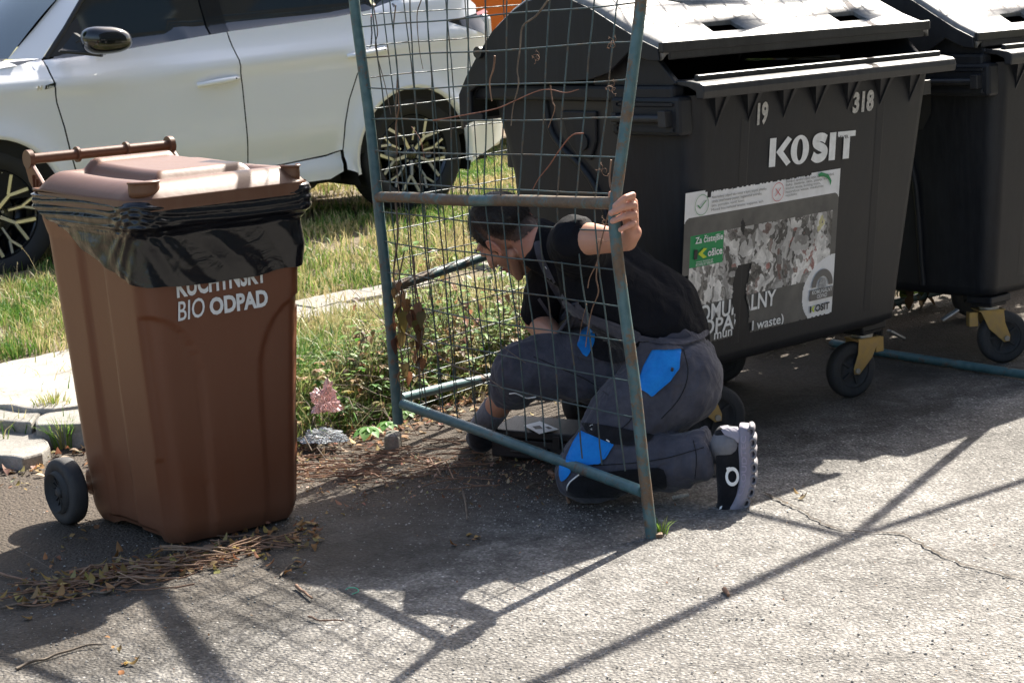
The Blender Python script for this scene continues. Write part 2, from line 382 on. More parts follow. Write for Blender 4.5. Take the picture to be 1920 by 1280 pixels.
def make_collage():
    m = mat('waste_photo_print', (.5, .5, .5), .45, spec=.4); tc = N(m, 'ShaderNodeTexCoord').outputs['Object']
    nz = tex(m, 'Noise', 7, tc, Detail=4); ad = N(m, 'ShaderNodeVectorMath', operation='ADD'); sc = N(m, 'ShaderNodeVectorMath', operation='SCALE'); sc.inputs['Scale'].default_value = .35
    L(m, nz.outputs['Color'], sc.inputs[0]); L(m, tc, ad.inputs[0]); L(m, sc.outputs[0], ad.inputs[1])
    mp = N(m, 'ShaderNodeMapping'); L(m, ad.outputs[0], mp.inputs[0]); mp.inputs['Rotation'].default_value = (0, .6, 0); mp.inputs['Scale'].default_value = (1, 1, .6)
    v = tex(m, 'Voronoi', 17, mp.outputs[0], feature='SMOOTH_F1'); v2 = tex(m, 'Voronoi', 38, mp.outputs[0]); n = tex(m, 'Noise', 22, mp.outputs[0], Detail=9, Roughness=.8, Distortion=1.6)
    r = ramp(m, [(.0, (.03, .03, .028)), (.42, (.06, .057, .05)), (.5, (.3, .28, .25)), (.58, (.6, .58, .55)), (.7, (.75, .74, .72)), (1, (.2, .18, .16))]); L(m, n.outputs[0], r.inputs[0])
    r2 = ramp(m, [(0, (.02, .02, .02)), (.3, (.10, .095, .09)), (.45, (.75, .73, .7)), (.62, (.85, .83, .8)), (.8, (.12, .11, .10)), (.93, (.5, .12, .1)), (.96, (.5, .45, .12)), (1, (.7, .7, .7))]); L(m, v2.outputs['Color'], r2.inputs[0])
    c = mixc(m, .5, r.outputs[0], r2.outputs[0]); d = ramp(m, [(.1, 1.0), (.5, .75), (.7, .08)]); L(m, v.outputs['Distance'], d.inputs[0])
    big_ = tex(m, 'Noise', 5.5, mp.outputs[0], Detail=3); bg_ = ramp(m, [(.40, .10), (.50, 1.0)]); L(m, big_.outputs[0], bg_.inputs[0]); c = mixc(m, .8, c, bg_.outputs[0], 'MULTIPLY')
    c = mixc(m, .45, c, d.outputs[0], 'MULTIPLY'); L(m, mixc(m, .35, c, r2.outputs[0], 'ADD'), P(m).inputs['Base Color']); return m
M_photo = make_collage()
M_bag = mat('black_bin_liner', (.006, .0065, .009), .2, spec=.6)
def _b():
    m = M_bag; tc = N(m, 'ShaderNodeTexCoord').outputs['Object']; a = tex(m, 'Noise', 9, tc, Detail=5, Distortion=1.5); b = tex(m, 'Noise', 60, tc, Detail=6, Roughness=.7)
    n = bumpn(m, a.outputs[0], .35, .02); n = bumpn(m, b.outputs[0], .10, .003, n); L(m, n, P(m).inputs['Normal'])
_b()
M_shirt = make_cloth('black_cotton', (.004, .0045, .007), (.007, .0075, .011)); P(M_shirt).inputs['Sheen Weight'].default_value = 0; M_trou = make_cloth('grey_workwear_cloth', (.050, .050, .066), (.085, .084, .104)); M_blue = make_cloth('bright_blue_cloth', (.012, .19, .60), (.02, .28, .76)); M_blackc = make_cloth('black_reinforcement_cloth', (.008, .008, .01), (.016, .016, .02))
M_sock = make_cloth('grey_sock_knit', (.13, .13, .15), (.2, .2, .22), bs=300); M_shoeg = make_cloth('lilac_grey_shoe', (.24, .22, .27), (.33, .31, .36), .6); M_sole = mat('grey_foam_sole', (.17, .16, .18), .6, var=(.26, .25, .26), vscale=20); M_refl = mat('reflective_white', (.9, .88, .86), .35, spec=.8)
M_skin = attr_mat('skin', .5, .4); P(M_skin).inputs['Subsurface Weight'].default_value = .12; P(M_skin).inputs['Subsurface Scale'].default_value = .01; P(M_skin).inputs['Subsurface Radius'].default_value = (1, .35, .2)
_n = tex(M_skin, 'Noise', 260, None, Detail=4); L(M_skin, bumpn(M_skin, _n.outputs[0], .25, .001), P(M_skin).inputs['Normal'])
M_nail = mat('fingernail', (.55, .33, .27), .3)
M_hair = mat('dark_hair', (.012, .009, .008), .45, spec=.4); M_hairc = attr_mat('hair_coloured', .5, .4)
M_case = mat('black_tool_case', (.012, .012, .014), .5, bump=.3, bscale=300)
M_twig = mat('dry_twig', (.16, .085, .05), .8, var=(.28, .17, .11), vscale=30); M_twigd = mat('grey_brown_stem', (.10, .075, .055), .8, var=(.2, .16, .12), vscale=40); M_twigr = mat('red_brown_vine', (.20, .075, .045), .7, var=(.30, .13, .08), vscale=50)
M_leafd = attr_mat('dead_leaf', .75, .2, .25); M_leafg = attr_mat('green_leaf', .55, .35, .35)
M_grass = attr_mat('grass_blades', .55, .35, .3)
M_orange = mat('orange_car_paint', (.75, .16, .015), .3, coat=1.0)
M_redl = mat('red_lamp', (.4, .01, .01), .15, coat=1.)
# ------------------------------------------------------------------ ground
EDX = [-6, -2.6, -1.72, -1.5, -.75, -.44, -.05, 1.5, 3, 8]; EDY = [2.6, 5.9, 6.5, 6.75, 6.55, 6.85, 7.35, 8.65, 10, 14.5]
def edge_y(x): return interp(x, EDX, EDY)
def sst_(t): t = max(0, min(1, t)); return t*t*(3-2*t)
def vz(x, y):                      # height of the verge above the asphalt
    d = (y-edge_y(x))*.72
    t = max(0, min(1, (d+.02)/.22)); s = t*t*(3-2*t)
    low = sst_(((-1.25)-x)/.15)*sst_((8.1-y)/.3)
    return -.03 + (.115-.052*low)*s + max(0, min(1, (y-9)/3))*(.03+.018*min(x+2.5, 3)) + .012*noise.noise(V((x*3, y*3, 0)))*s + .018*noise.noise(V((x*.9, y*.9, 4)))*s
g = MB(); g.add([(-900, -900, -.05), (900, -900, -.05), (900, 2200, -.05), (-900, 2200, -.05)], [(0, 1, 2, 3)])
M_soil = make_concrete('dry_soil', (.10, .078, .05), (.21, .17, .115), 2)
M_far = mat('far_grass_ground', (.12, .13, .05), .9, var=(.2, .18, .09), vscale=.6)
tag(g.build('ground', M_far), kind='structure')
n = 60; xs = np.linspace(-9, 9, n); ys = np.linspace(-3, 12, n)
g = MB(); g.add([(x, y, .004*noise.noise(V((x*1.5, y*1.5, 0)))) for y in ys for x in xs], [(j*n+i, j*n+i+1, (j+1)*n+i+1, (j+1)*n+i) for j in range(n-1) for i in range(n-1)], True)
tag(g.build('asphalt_pavement', M_asph), kind='structure')
xs = np.arange(-7, 10, .07); ys = np.arange(5, 30, .07); vs = [(x, y, vz(x, y)) for y in ys for x in xs]; nx = len(xs); vsn = np.array(vs)
fs = [(j*nx+i, j*nx+i+1, (j+1)*nx+i+1, (j+1)*nx+i) for j in range(len(ys)-1) for i in range(nx-1) if vs[j*nx+i][1] > edge_y(vs[j*nx+i][0])-.35]
verge = fast_obj('verge_soil', vsn, fs, M_soil, smooth=True); tag(verge, kind='structure')

def slab_px(name, px, top, th, m, parent, jit=.006, seed=0):
    bmn = MB(); P2 = [G(x, y, top) for x, y in px]; out = []
    for i in range(len(P2)):
        a, b = P2[i], P2[(i+1) % len(P2)]; k = max(1, int((b-a).length/.05))
        for j in range(k):
            q = a.lerp(b, j/k); out.append((q.x + jit*noise.noise(q*14+V((seed, 0, 0)))*2.2, q.y + jit*noise.noise(q*14+V((0, seed, 7)))*2.2))
    bmn.prism(out, top, top-th, lambda a, b, d: V((a, b, d + (.006*noise.noise(V((a*9, b*9, seed))) if d == top else 0))))
    return bmn.build(name, m, parent, bevel=.008, seg=2)
kerb = empty('broken_kerb', G(60, 800, 0), 0, 'broken pale concrete kerb stones left of the brown bin', 'kerb'); 
def plain(o, par):
    o.parent = par; o.matrix_parent_inverse = (Matrix.Translation(par.location) @ Matrix.Rotation(par.rotation_euler.z, 4, 'Z')).inverted(); return o
plain(slab_px('concrete_slab', [(-160, 722), (-40, 690), (40, 672), (150, 648), (190, 650), (190, 755), (145, 760), (100, 765), (60, 764), (0, 757), (-90, 757), (-160, 770)], .10, .2, M_conc, None, seed=1), kerb)
plain(slab_px('stone', [(-90, 768), (0, 762), (50, 769), (75, 772), (62, 786), (56, 792), (0, 786), (-90, 800)], .085, .14, M_concd, None, seed=2), kerb)
plain(slab_px('stone', [(70, 780), (100, 768), (135, 765), (185, 768), (185, 792), (66, 796)], .088, .12, M_concd, None, seed=3), kerb)
plain(slab_px('stone', [(-120, 812), (0, 794), (56, 800), (76, 814), (93, 834), (80, 846), (40, 858), (0, 852), (-120, 880)], .045, .10, M_concd, None, seed=4), kerb)
# paver path, two courses of slabs under 43 degrees
path = empty('paved_path', (-1, 8.9, .09), 0, 'narrow grassy path of pale concrete pavers between the grass strips', 'path')
dx, dy = cos(radians(43)), sin(radians(43)); ox, oy = -3.6, 6.62
for r_, (w0, w1) in enumerate(((.0, .23), (.24, .47))):
    s = -.2 + r_*.2
    s += 2.9
    while s < 8.5:
        Ls = random.uniform(.36, .44); tilt = [random.uniform(-.008, .008) for _ in range(3)]
        if random.random() < .93:
            b = MB(); pts = [(s+.012, -w1), (s+Ls-.012, -w1), (s+Ls-.012, -w0), (s+.012, -w0)]
            pp = []
            for i in range(4):
                a, c = pts[i], pts[(i+1) % 4]
                for k in range(5): t = k/5; pp.append((a[0]+(c[0]-a[0])*t+random.uniform(-.006, .006), a[1]+(c[1]-a[1])*t+random.uniform(-.006, .006)))
            def fn(a, c, d): x = ox+a*dx-c*dy*-1*-1; y = oy+a*dy+c*dx; x = ox+a*dx-c*dy; return V((x, y, vz(x, y)+d+tilt[0]+tilt[1]*(a-s)*2))
            b.prism(pp, .022, -.05, fn); plain(b.build('paver', M_pav, None, bevel=.006), path)
        s += Ls
# long crack in the asphalt
cr = []
for i, (a, b) in enumerate(zip([(1432, 925), (1500, 958), (1560, 990), (1620, 1000), (1690, 1003), (1740, 1030), (1800, 1058), (1870, 1075), (1960, 1100)], range(9))): cr.append(G(*a))
cr = catmull(cr, 10); c = MB(); vs = []
for i, p in enumerate(cr):
    wd = .0018+.006*abs(noise.noise(p*22)); off = .012*noise.noise(p*30+V((5, 5, 5)))
    t = (cr[min(i+1, len(cr)-1)]-cr[max(i-1, 0)]).normalized(); nn = V((-t.y, t.x, 0)); vs += [p+nn*(off+wd)+V((0, 0, .0055)), p+nn*(off-wd)+V((0, 0, .0055))]
c.add(vs, [(2*i, 2*i+1, 2*i+3, 2*i+2) for i in range(len(cr)-1)])
tag(c.build('asphalt_crack', mat('crack_soil', (.05, .04, .032), .95, var=(.09, .07, .05), vscale=90), recalc=False), kind='structure')

# ------------------------------------------------------------------ large waste container
def rrect(hu0, hu1, w0, w1, r, n=6):
    out = []
    for (cx, cy, a0) in ((hu1-r, w0+r, -pi/2), (hu1-r, w1-r, 0), (hu0+r, w1-r, pi/2), (hu0+r, w0+r, pi)):
        for i in range(n+1): a = a0+pi/2*i/n; out.append((cx+r*cos(a), cy+r*sin(a)))
    return out
def fw(z): return .055+(1.12-z)*.10           # front face of the body
def BF(u, z, off=0.0): return V((u, fw(z)-off, z+.1*off))
ZB, ZT = .262, 1.15
def body_section(z):
    t = (ZT-z)/(ZT-ZB); s = .035 if z < ZB+.001 else 0
    return rrect(-.618+.052*t+s, .655-.105*t-s, fw(z)+s, .925-.035*t+.05*max(0,(z-.92)/.2)-s, .06)
def front_uz(px, py):
    d = ray(px, py); o = V((0, 0, H)); Mi = (Matrix.Translation((1.078, 6.413, 0)) @ Matrix.Rotation(.755, 4, 'Z')).inverted(); o2 = Mi @ o; d2 = Mi.to_3x3() @ d
    t = (.167 - o2.y - .1*o2.z)/(d2.y+.1*d2.z); q = o2+d2*t; return q.x, q.z
GUSS = [front_uz(px, 195)[0] for px in (1345, 1405, 1471, 1531, 1590, 1650, 1705)]
def make_container(name, loc, rz, label, lid_ang, group):
    root = empty(name, loc, rz, label, 'waste container', group)
    b = MB(); zs = [ZB, ZB+.02, ZB+.045, .4, .5, .62, .75, .88, 1.0, 1.08, ZT]; rings = []
    for z in zs: rings.append([V((x, y, z)) for x, y in body_section(max(z, ZB+.002) if z > ZB else ZB)])
    k = len(rings[0]); allv = [v for r in rings for v in r]
    b.add(allv, [(i*k+j, i*k+(j+1) % k, (i+1)*k+(j+1) % k, (i+1)*k+j) for i in range(len(zs)-1) for j in range(k)], True)
    b.add(rings[0], [tuple(range(k))[::-1]])
    ins = [[V((x, y, z)) for x, y in rrect(-.585, .62, fw(z)+.035, .96, .05)] for z in (ZT, .9)]
    b.add(ins[0]+ins[1], [(j, j+k, (j+1) % k+k, (j+1) % k) for j in range(k)], True); b.add(ins[1], [tuple(range(k))])
    b.add(rings[-1]+ins[0], [(j, (j+1) % k, (j+1) % k+k, j+k) for j in range(k)])
    body = b.build('body', M_blk, root, recalc=False)
    # shallow folds down the front, stiffening ribs on the side
    for u, wd in ((-.345, .008), (.375, .008)):
        f = MB(); f.add([BF(u-wd-.03, 1.06, .0006), BF(u, 1.06, .0011), BF(u+.004, 1.06, .0006), BF(u-wd-.03, .33, .0006), BF(u, .33, .0011), BF(u+.004, .33, .0006)], [(0, 1, 4, 3), (1, 2, 5, 4)])
        f.build('front_fold', M_blk, root)
    # front rim: comb lift rail
    r = MB(); pr = [(0.0, 1.142), (-.004, 1.165), (0, 1.183), (.012, 1.19), (.05, 1.196), (.115, 1.20), (.115, 1.185), (.06, 1.178), (.03, 1.165), (.028, 1.142)]
    r.prism(pr, -.635, .715, lambda a, c, d: V((d, a, c))); r.build('front_rim', M_blk2, root, bevel=.004)
    # raised strip along the rim
    s = MB(); s.prism([(.045, 1.192), (.045, 1.212), (.062, 1.214), (.066, 1.195)], -.60, .69, lambda a, c, d: V((d, a, c))); s.build('rim_lip', M_blk2, root, bevel=.003)
    # side rims
    for u0, u1 in ((-.66, -.60), (.64, .70)):
        s = MB(); s.box(u0, u1, .10, 1.02, 1.135, 1.185); s.build('side_rim', M_blk, root, bevel=.012)
    # gussets under the rim
    for u in GUSS:
        s = MB(); s.prism([(.012, 1.143), (fw(1.143)+.01, 1.143), (fw(1.02)+.004, 1.02), (fw(1.04), 1.045)], u-.004, u+.004, lambda a, c, d: V((d, a, c)))
        s.prism([(u-.05, 1.143), (u+.028, 1.143), (u+.004, 1.065), (u-.004, 1.065)], 0, .014, lambda a, c, d: V((a, fw(c)-.0015-d*(c-1.065)/.078*2.2, c)))
        s.build('gusset', M_blk, root)
    # side details: lift pocket, arched recess, grip tube
    sd = -1; X = lambda z: -.618+.052*(ZT-z)/(ZT-ZB)
    def SP(a, z, off): return V((X(z)-off, a, z))
    arch = catmull([(.70, 1.13, 0), (.685, 1.04, 0), (.64, .98, 0), (.56, .92, 0), (.50, .85, 0), (.455, .74, 0), (.44, .6, 0), (.435, .4, 0), (.43, .3, 0)], 6)
    s = MB(); s.tube([SP(p.x, p.y, .002) for p in arch], .012, 8); s.build('side_rib', M_blk, root)
    cdt_sheet([(.66, 1.13), (.64, 1.02), (.55, .955), (.49, .90), (.40, .90), (.36, .96), (.35, 1.13)], .05, lambda a, z: SP(a, z, .003), 'recess_panel', M_trim, root)
    s = MB(); s.prism([(.62, 1.10), (.60, 1.0), (.56, .95), (.50, .94), (.47, 1.0), (.46, 1.10)], .004, .014, lambda a, z, d: SP(a, z, d)); s.build('lift_pocket', M_blk, root, bevel=.005)
    s = MB(); s.tube([SP(.53, 1.0, .0), SP(.53, 1.0, .022)], .028, 20); s.build('lift_pin', M_blk, root, bevel=.003)
    s = MB(); s.box(-.668, -.600, .07, .36, 1.03, 1.15); s.box(-.672, -.66, .09, .33, 1.045, 1.055); s.box(-.672, -.66, .09, .33, 1.12, 1.135); s.build('corner_block', M_blk, root, bevel=.012)
    s = MB(); s.tube([(-.685, .11, 1.085), (-.685, .33, 1.083)], .013, 12); s.box(-.70, -.66, .10, .13, 1.06, 1.11); s.box(-.69, -.61, .315, .34, 1.065, 1.10); s.build('side_grip', M_blk2, root, bevel=.002)
    s = MB(); s.tube([(.70, .11, 1.085), (.70, .42, 1.08)], .013, 12); s.box(.64, .71, .10, .13, 1.06, 1.11); s.box(.64, .71, .40, .43, 1.065, 1.095); s.build('side_grip', M_blk2, root, bevel=.002)
    # gable cheeks (sloping blades beside the opening)
    for u in (-.63, .66):
        s = MB(); s.prism([(.10, 1.19), (.20, 1.29), (.34, 1.33), (.45, 1.33), (.45, 1.18), (.12, 1.18)], u-.012, u+.012, lambda a, c, d: V((d, a, c))); s.build('cheek', M_blk, root, bevel=.004)
    # lid (thick shell) hinged at the back
    piv = V((0, 1.0, 1.15))
    lid = empty('lid', piv, 0); lid.parent = root
    prof = [(.115, 1.285), (.117, 1.312), (.13, 1.322), (.21, 1.352), (.30, 1.395), (.40, 1.445), (.50, 1.482), (.60, 1.494), (.70, 1.478), (.78, 1.44), (.865, 1.385), (.94, 1.31), (1.005, 1.235), (1.045, 1.175), (1.045, 1.06)]
    u0, u1 = -.685, .72; us = [u0, u0+.02, u0+.06, -.3, 0.02, .34, u1-.06, u1-.02, u1]; dz = [-.022, -.006, 0, 0, 0, 0, 0, -.006, -.022]
    lid_me = MB(); K = len(prof); vs = [V((u, a, z+d)) for u, d in zip(us, dz) for a, z in prof]; lid_me.add(vs, [(i*K+j, (i+1)*K+j, (i+1)*K+j+1, i*K+j+1) for i in range(len(us)-1) for j in range(K-1)], True)
    top = lid_me.build('lid_shell', M_lidt, None, recalc=True); md = top.modifiers.new('s', 'SOLIDIFY'); md.thickness = .012; md.offset = -1
    # hand holes cut right through, their rims
    cut = MB()
    for uc in (-.30, .36):
        cut.prism([(uc-.085, .165), (uc+.075, .165), (uc+.085, .235), (uc-.06, .235)], 1.2, 1.5, lambda a, c, d: V((a, c, d)))
    for uc in (-.46, -.18, .10, .38):
        cut.prism([(uc, .43), (uc+.16, .36), (uc+.165, .375), (uc+.01, .445)], 1.478, 1.6, lambda a, c, d: V((a, c, d-.055)))
    co = cut.build('cutter', M_blk2, None); bpy.context.view_layer.update()
    bo = top.modifiers.new('b', 'BOOLEAN'); bo.object = co; bo.operation = 'DIFFERENCE'; bo.solver = 'EXACT'
    bpy.context.view_layer.update()
    me = bpy.data.meshes.new_from_object(top.evaluated_get(bpy.context.evaluated_depsgraph_get())); me.name = 'lid_shell'
    if len(me.polygons) < 30: print('BOOLEAN FAILED')
    bpy.data.objects.remove(co); top.modifiers.clear(); top.data = me
    def setl(o): o.parent = lid; o.data.transform(Matrix.Translation(-piv)); return o
    setl(top)
    for uo in (u0+.002, u1-.002):
        s = MB(); pts = [(.125, 1.262), (.13, 1.30)] + [(a, z-.022) for a, z in prof[3:-1]] + [(1.045, 1.07), (.93, 1.065), (.93, 1.09), (.985, 1.095), (.985, 1.165), (.94, 1.19), (.68, 1.19), (.42, 1.205), (.34, 1.225), (.25, 1.29), (.17, 1.262)]
        s.prism(pts, uo-.007, uo+.007, lambda a, c, d: V((d, a, c))); setl(s.build('lid_side', M_blk, None, bevel=.003))
    s = MB(); s.box(u0+.03, u1-.03, .112, .122, 1.262, 1.30); s.box(u0-.004, u1+.004, .108, .128, 1.285, 1.318); setl(s.build('lid_edge', M_blk2, None, bevel=.005))
    for uo in (u0, u1):
        s = MB(); s.tube([(uo-.02, .925, 1.295), (uo+.02, .925, 1.295)], .02, 14); setl(s.build('hinge_cap', M_blk2, None, bevel=.004))
    s = MB(); ln = [(.13, 1.285), (.30, 1.335), (.50, 1.42), (.60, 1.435), (.80, 1.38), (.92, 1.26), (1.01, 1.12), (1.03, 1.07)]
    s.add([V((u, a, z)) for u in (u0+.015, u1-.015) for a, z in ln], [(i, i+1, i+9, i+8) for i in range(7)], True); setl(s.build('lid_light_baffle', M_trim, None))  # plate added under the shell to stop light through the cut slots
    lid.rotation_euler = (lid_ang, 0, 0)
    s = MB(); s.box(-.58, .60, .885, .90, 1.12, 1.335); s.build('added_light_screen', M_trim, root)  # black plate added to shut off light showing through the lid opening
    # casters
    for (u, wv, a) in ((-.475, .20, 2.55), (.465, .235, -.25), (-.40, .78, .3), (.40, .78, -.6)):
        s = MB(); s.box(-.07, .07, -.055, .055, .24, .268); s.box(-.055, .055, -.045, .045, .226, .242)
        mt = s.build('caster_mount', M_blk, root, bevel=.006); mt.location = (u, wv, 0)
        c = empty('caster', (u, wv, 0), a); c.parent = root
        s = MB()
        for sy in (-1, 1):
            s.prism([(-.045, .212), (.05, .212), (.015, .14), (-.045, .085), (-.068, .088), (-.070, .11), (-.050, .16)], sy*.034, sy*.038, lambda p, q, d: V((p, d, q)))
        s.box(-.05, .055, -.040, .040, .208, .214); s.box(.05, .085, -.016, .016, .15, .205); s.build('fork', M_zinc, c, bevel=.0015)
        s = MB(); s.tube([(0, 0, .212), (0, 0, .228)], .038, 20); s.build('swivel_bearing', M_galv, c, bevel=.002); s = MB(); s.tube([(-.055, -.044, .1), (-.055, .044, .1)], .010, 10); s.build('wheel_axle', M_galv, c, bevel=.002)
        Mw = Matrix.Translation((-.055, 0, .1))
        s = MB(); s.lathe([(.066, -.022), (.085, -.025), (.095, -.021), (.1, -.01), (.1, .01), (.095, .021), (.085, .025), (.066, .022)], 40, Mw); s.build('wheel', M_rub, c)
        s = MB(); s.lathe([(.0, -.018), (.018, -.02), (.022, -.008), (.052, -.006), (.058, -.018), (.068, -.02), (.068, .02), (.058, .018), (.052, .006), (.022, .008), (.018, .02), (0, .018)], 32, Mw)
        for i in range(5):
            a_ = 2*pi*i/5; s.box(.015, .058, -.017, .017, -.004, .004, Mw @ Matrix.Rotation(a_, 4, 'Y'))
        s.build('wheel_rim', M_rub, c)
        s = MB(); s.box(.03, .105, -.014, .014, .158, .166, Matrix.Translation((.02, 0, .09)) @ Matrix.Rotation(.5, 4, 'Y')); s.build('brake_pedal', M_galv, c, bevel=.002)
    return root
C1 = make_container('waste_container', (1.078, 6.413, 0), .755, 'black four wheeled waste container with torn sticker and number 318, lid ajar', radians(0), 'black waste containers in the enclosure')
C2 = copy_tree(C1); C2.location = (2.305, 7.53, 0); C2['label'] = 'black waste container at the right edge, behind the one marked 318'
for ch in C2.children:
    if ch.name.startswith('lid'): ch.rotation_euler = (radians(3.6), 0, 0)
# ---- print on the front of the first container
def plane_front(px, py):     # (u,z) on the sloping front of C1
    d = ray(px, py); o = V((0, 0, H)); Mi = (Matrix.Translation(C1.location) @ Matrix.Rotation(.755, 4, 'Z')).inverted()
    o2 = Mi @ o; d2 = Mi.to_3x3() @ d
    # plane: y + .1 z - (.055+.112) = 0
    t = (.167 - o2.y - .1*o2.z)/(d2.y+.1*d2.z); q = o2+d2*t; return q.x, q.z
def FT(s, pxy0, pxy1, hgt, bold=0, m=M_let, **kw):
    """a line of text from pixel A (baseline start) to B (baseline end) in the plane of the front"""
    u0, z0 = plane_front(*pxy0); u1, z1 = plane_front(*pxy1); W = u1-u0; off = kw.pop('off', .003); par = kw.pop('parent', C1)
    nm = kw.pop('name', 'lettering')
    o = txt(s, 1.0, Matrix(), m, None, nm, bold=bold, **kw)
    xs_ = [v.co.x for v in o.data.vertices]; ys_ = [v.co.y for v in o.data.vertices]; x0, x1, y1 = min(xs_), max(xs_), max(ys_)
    cap = .73
    for v in o.data.vertices:
        a = (v.co.x-x0)/(x1-x0); b = v.co.y/cap
        v.co = BF(u0+W*a, z0+(z1-z0)*a+b*hgt, off)
    o.parent = par; return o
u0, z0 = plane_front(1440, 314); u1, z1 = plane_front(1600, 296)
W = u1-u0; hh = .093
logo = MB()
def LG(polys):
    for p in polys: logo.add([BF(u0+W*a, z0+(z1-z0)*a+hh*b, .003) for a, b in p], [tuple(range(len(p)))])
LG([[(0, 0), (.07, 0), (.07, 1), (0, 1)], [(.075, .5), (.20, 1.02), (.245, .90), (.155, .5)], [(.075, .5), (.155, .5), (.245, .10), (.20, -.02)],
    [(.69, 0), (.765, 0), (.765, 1), (.69, 1)], [(.86, 0), (.935, 0), (.935, .80), (.86, .80)], [(.785, .80), (1.0, .80), (1.0, 1.0), (.785, 1.0)]])
def ringpoly(cx, cy, rx, ry, t, n=28, a0=0, a1=2*pi):
    out = []
    for i in range(n):
        a, b = a0+(a1-a0)*i/n, a0+(a1-a0)*(i+1)/n
        out.append([(cx+rx*cos(a), cy+ry*sin(a)), (cx+rx*cos(b), cy+ry*sin(b)), (cx+(rx-t)*cos(b), cy+(ry-t*1.9)*sin(b)), (cx+(rx-t)*cos(a), cy+(ry-t*1.9)*sin(a))])
    return out
LG(ringpoly(.345, .5, .105, .52, .07))
def stroke(pts, tx, ty):
    P_ = catmull([V((a, b, 0)) for a, b in pts], 7); out = []
    for a, b in zip(P_[:-1], P_[1:]):
        def off(p, q):
            t = V(((q.x-p.x)*W, (q.y-p.y)*hh, 0)).normalized(); return V((-t.y, t.x, 0))
        n_ = off(a, b)*.0145; out.append((a, n_))
    out.append((P_[-1], out[-1][1])); res = []
    for (a, n1), (b, n2) in zip(out[:-1], out[1:]):
        res.append([(a.x+n1.x/W, a.y+n1.y/hh), (b.x+n2.x/W, b.y+n2.y/hh), (b.x-n2.x/W, b.y-n2.y/hh), (a.x-n1.x/W, a.y-n1.y/hh)])
    return res
LG(stroke([(.648, .78), (.61, .86), (.565, .87), (.525, .80), (.525, .66), (.565, .56), (.61, .48), (.64, .38), (.63, .22), (.59, .13), (.54, .13), (.495, .24)], 0, 0))
logo.build('logo_lettering', M_let, C1, recalc=False)
FT('19', (1418, 233), (1438, 229), .066, .045, M_let2); FT('318', (1597, 211), (1636, 205), .066, .045, M_let2)
FT('MVB.', (1568, 262), (1590, 259), .012, 0, M_inkb, off=.004)
# torn sticker: raster sheet on the sloping front
st = empty('sticker', (0, 0, 0)); st.parent = C1
A_, B_, C_, D_ = plane_front(1285, 358), plane_front(1575, 318), plane_front(1571, 598), plane_front(1312, 655)
SU0, SU1, SZ1, SZ0 = A_[0], B_[0], (A_[1]+B_[1])/2-.002, (C_[1]+.328)/2
print('sticker', A_, B_, C_, D_, SU0, SU1, SZ0, SZ1)
nu, nz = 220, 170; SW, SH = SU1-SU0, SZ1-SZ0
def stick_cell(a, b):         # a right 0..1, b up 0..1 -> material or None
    nzv = noise.noise(V((a*20, b*20, 0)))*.012; nf = noise.noise(V((a*70, b*70, 3)))*.006
    if a < .035+nf and b < .5: return None
    # torn hole, lower middle-left
    c = .375+.015*sin(b*14)+nzv; wd = .0
    if b < .50: wd = .045 if b > .12 else .06
    if .50 <= b < .56: wd = .045*(.56-b)/.06
    if b < .50 and abs(a-c) < wd+nf: return None
    if .69 < b < .79 and abs(a-.365-nzv) < .018*(1-abs(b-.74)/.05)+nf: return None
    if b > .985+nf*1.5 and .12 < a < .8: return None
    if b > .955 and a > .13 and a < .155: return None
    if b < .055+nf+.10*(a < .33)*0 : return None
    if b > .845: return 0
    # rounded corners of the grey field
    for cx, sx in ((.03, -1), (.97, 1)):
        if (a-cx)*sx > 0 and b > .80 and ((a-cx)/.03)**2+((b-.805)/.04)**2 > 1: return 0
    # white oval corner
    if ((a-1.02)/.235)**2+((b-.205)/.245)**2 < 1: return 0
    if .30 < b < .735 and (.04 < a < .965): 
        if a < .245 and b > .54: return 3
        return 2
    return 1
cache = {}; vs = []; fs = []; fm = []
def vid(i, j):
    if (i, j) not in cache:
        a, b = i/nu, j/nz; lift = .0018+.0035*max(0, 1-abs(a-.375)/.075)*(.5+.5*sin(b*30))*(b < .6); cache[(i, j)] = len(vs); vs.append(BF(SU0+SW*a, SZ0+SH*b, lift))
    return cache[(i, j)]
for j in range(nz):
    for i in range(nu):
        m_ = stick_cell((i+.5)/nu, (j+.5)/nz)
        if m_ is None: continue
        fs.append((vid(i, j), vid(i+1, j), vid(i+1, j+1), vid(i, j+1))); fm.append(m_)
mesh_obj('sticker_sheet', vs, fs, None, st, False, [M_paper, M_darkp, M_photo, M_green], fm)
KW = dict(parent=st, off=.0042)
def ST(s, a, b, a1, hgt, bold, m, **kw):      # text by sticker coordinates
    o = txt(s, 1.0, Matrix(), m, None, 'lettering', bold=bold, **kw)
    xs_ = [v.co.x for v in o.data.vertices]; x0, x1 = min(xs_), max(xs_)
    bm = bmesh.new(); bm.from_mesh(o.data); bmesh.ops.triangulate(bm, faces=bm.faces)
    bmesh.ops.subdivide_edges(bm, edges=[e for e in bm.edges if e.calc_length() > .12], cuts=2, use_grid_fill=False); bmesh.ops.triangulate(bm, faces=bm.faces)
    kill = []
    for v in bm.verts:
        aa = a+(a1-a)*(v.co.x-x0)/(x1-x0); bb = b+(v.co.y/.73)*hgt/SH; v.co = BF(SU0+SW*aa, SZ0+SH*bb, .0062)
        v.tag = stick_cell(aa, bb) is None
    for f in list(bm.faces):
        if any(v.tag for v in f.verts): kill.append(f)
    bmesh.ops.delete(bm, geom=kill, context='FACES'); bm.to_mesh(o.data); bm.free(); o.parent = st; return o
ST('Za čistejšie', .065, .685, .235, .021, .02, M_let); ST('ošice', .145, .595, .235, .025, .025, M_let)
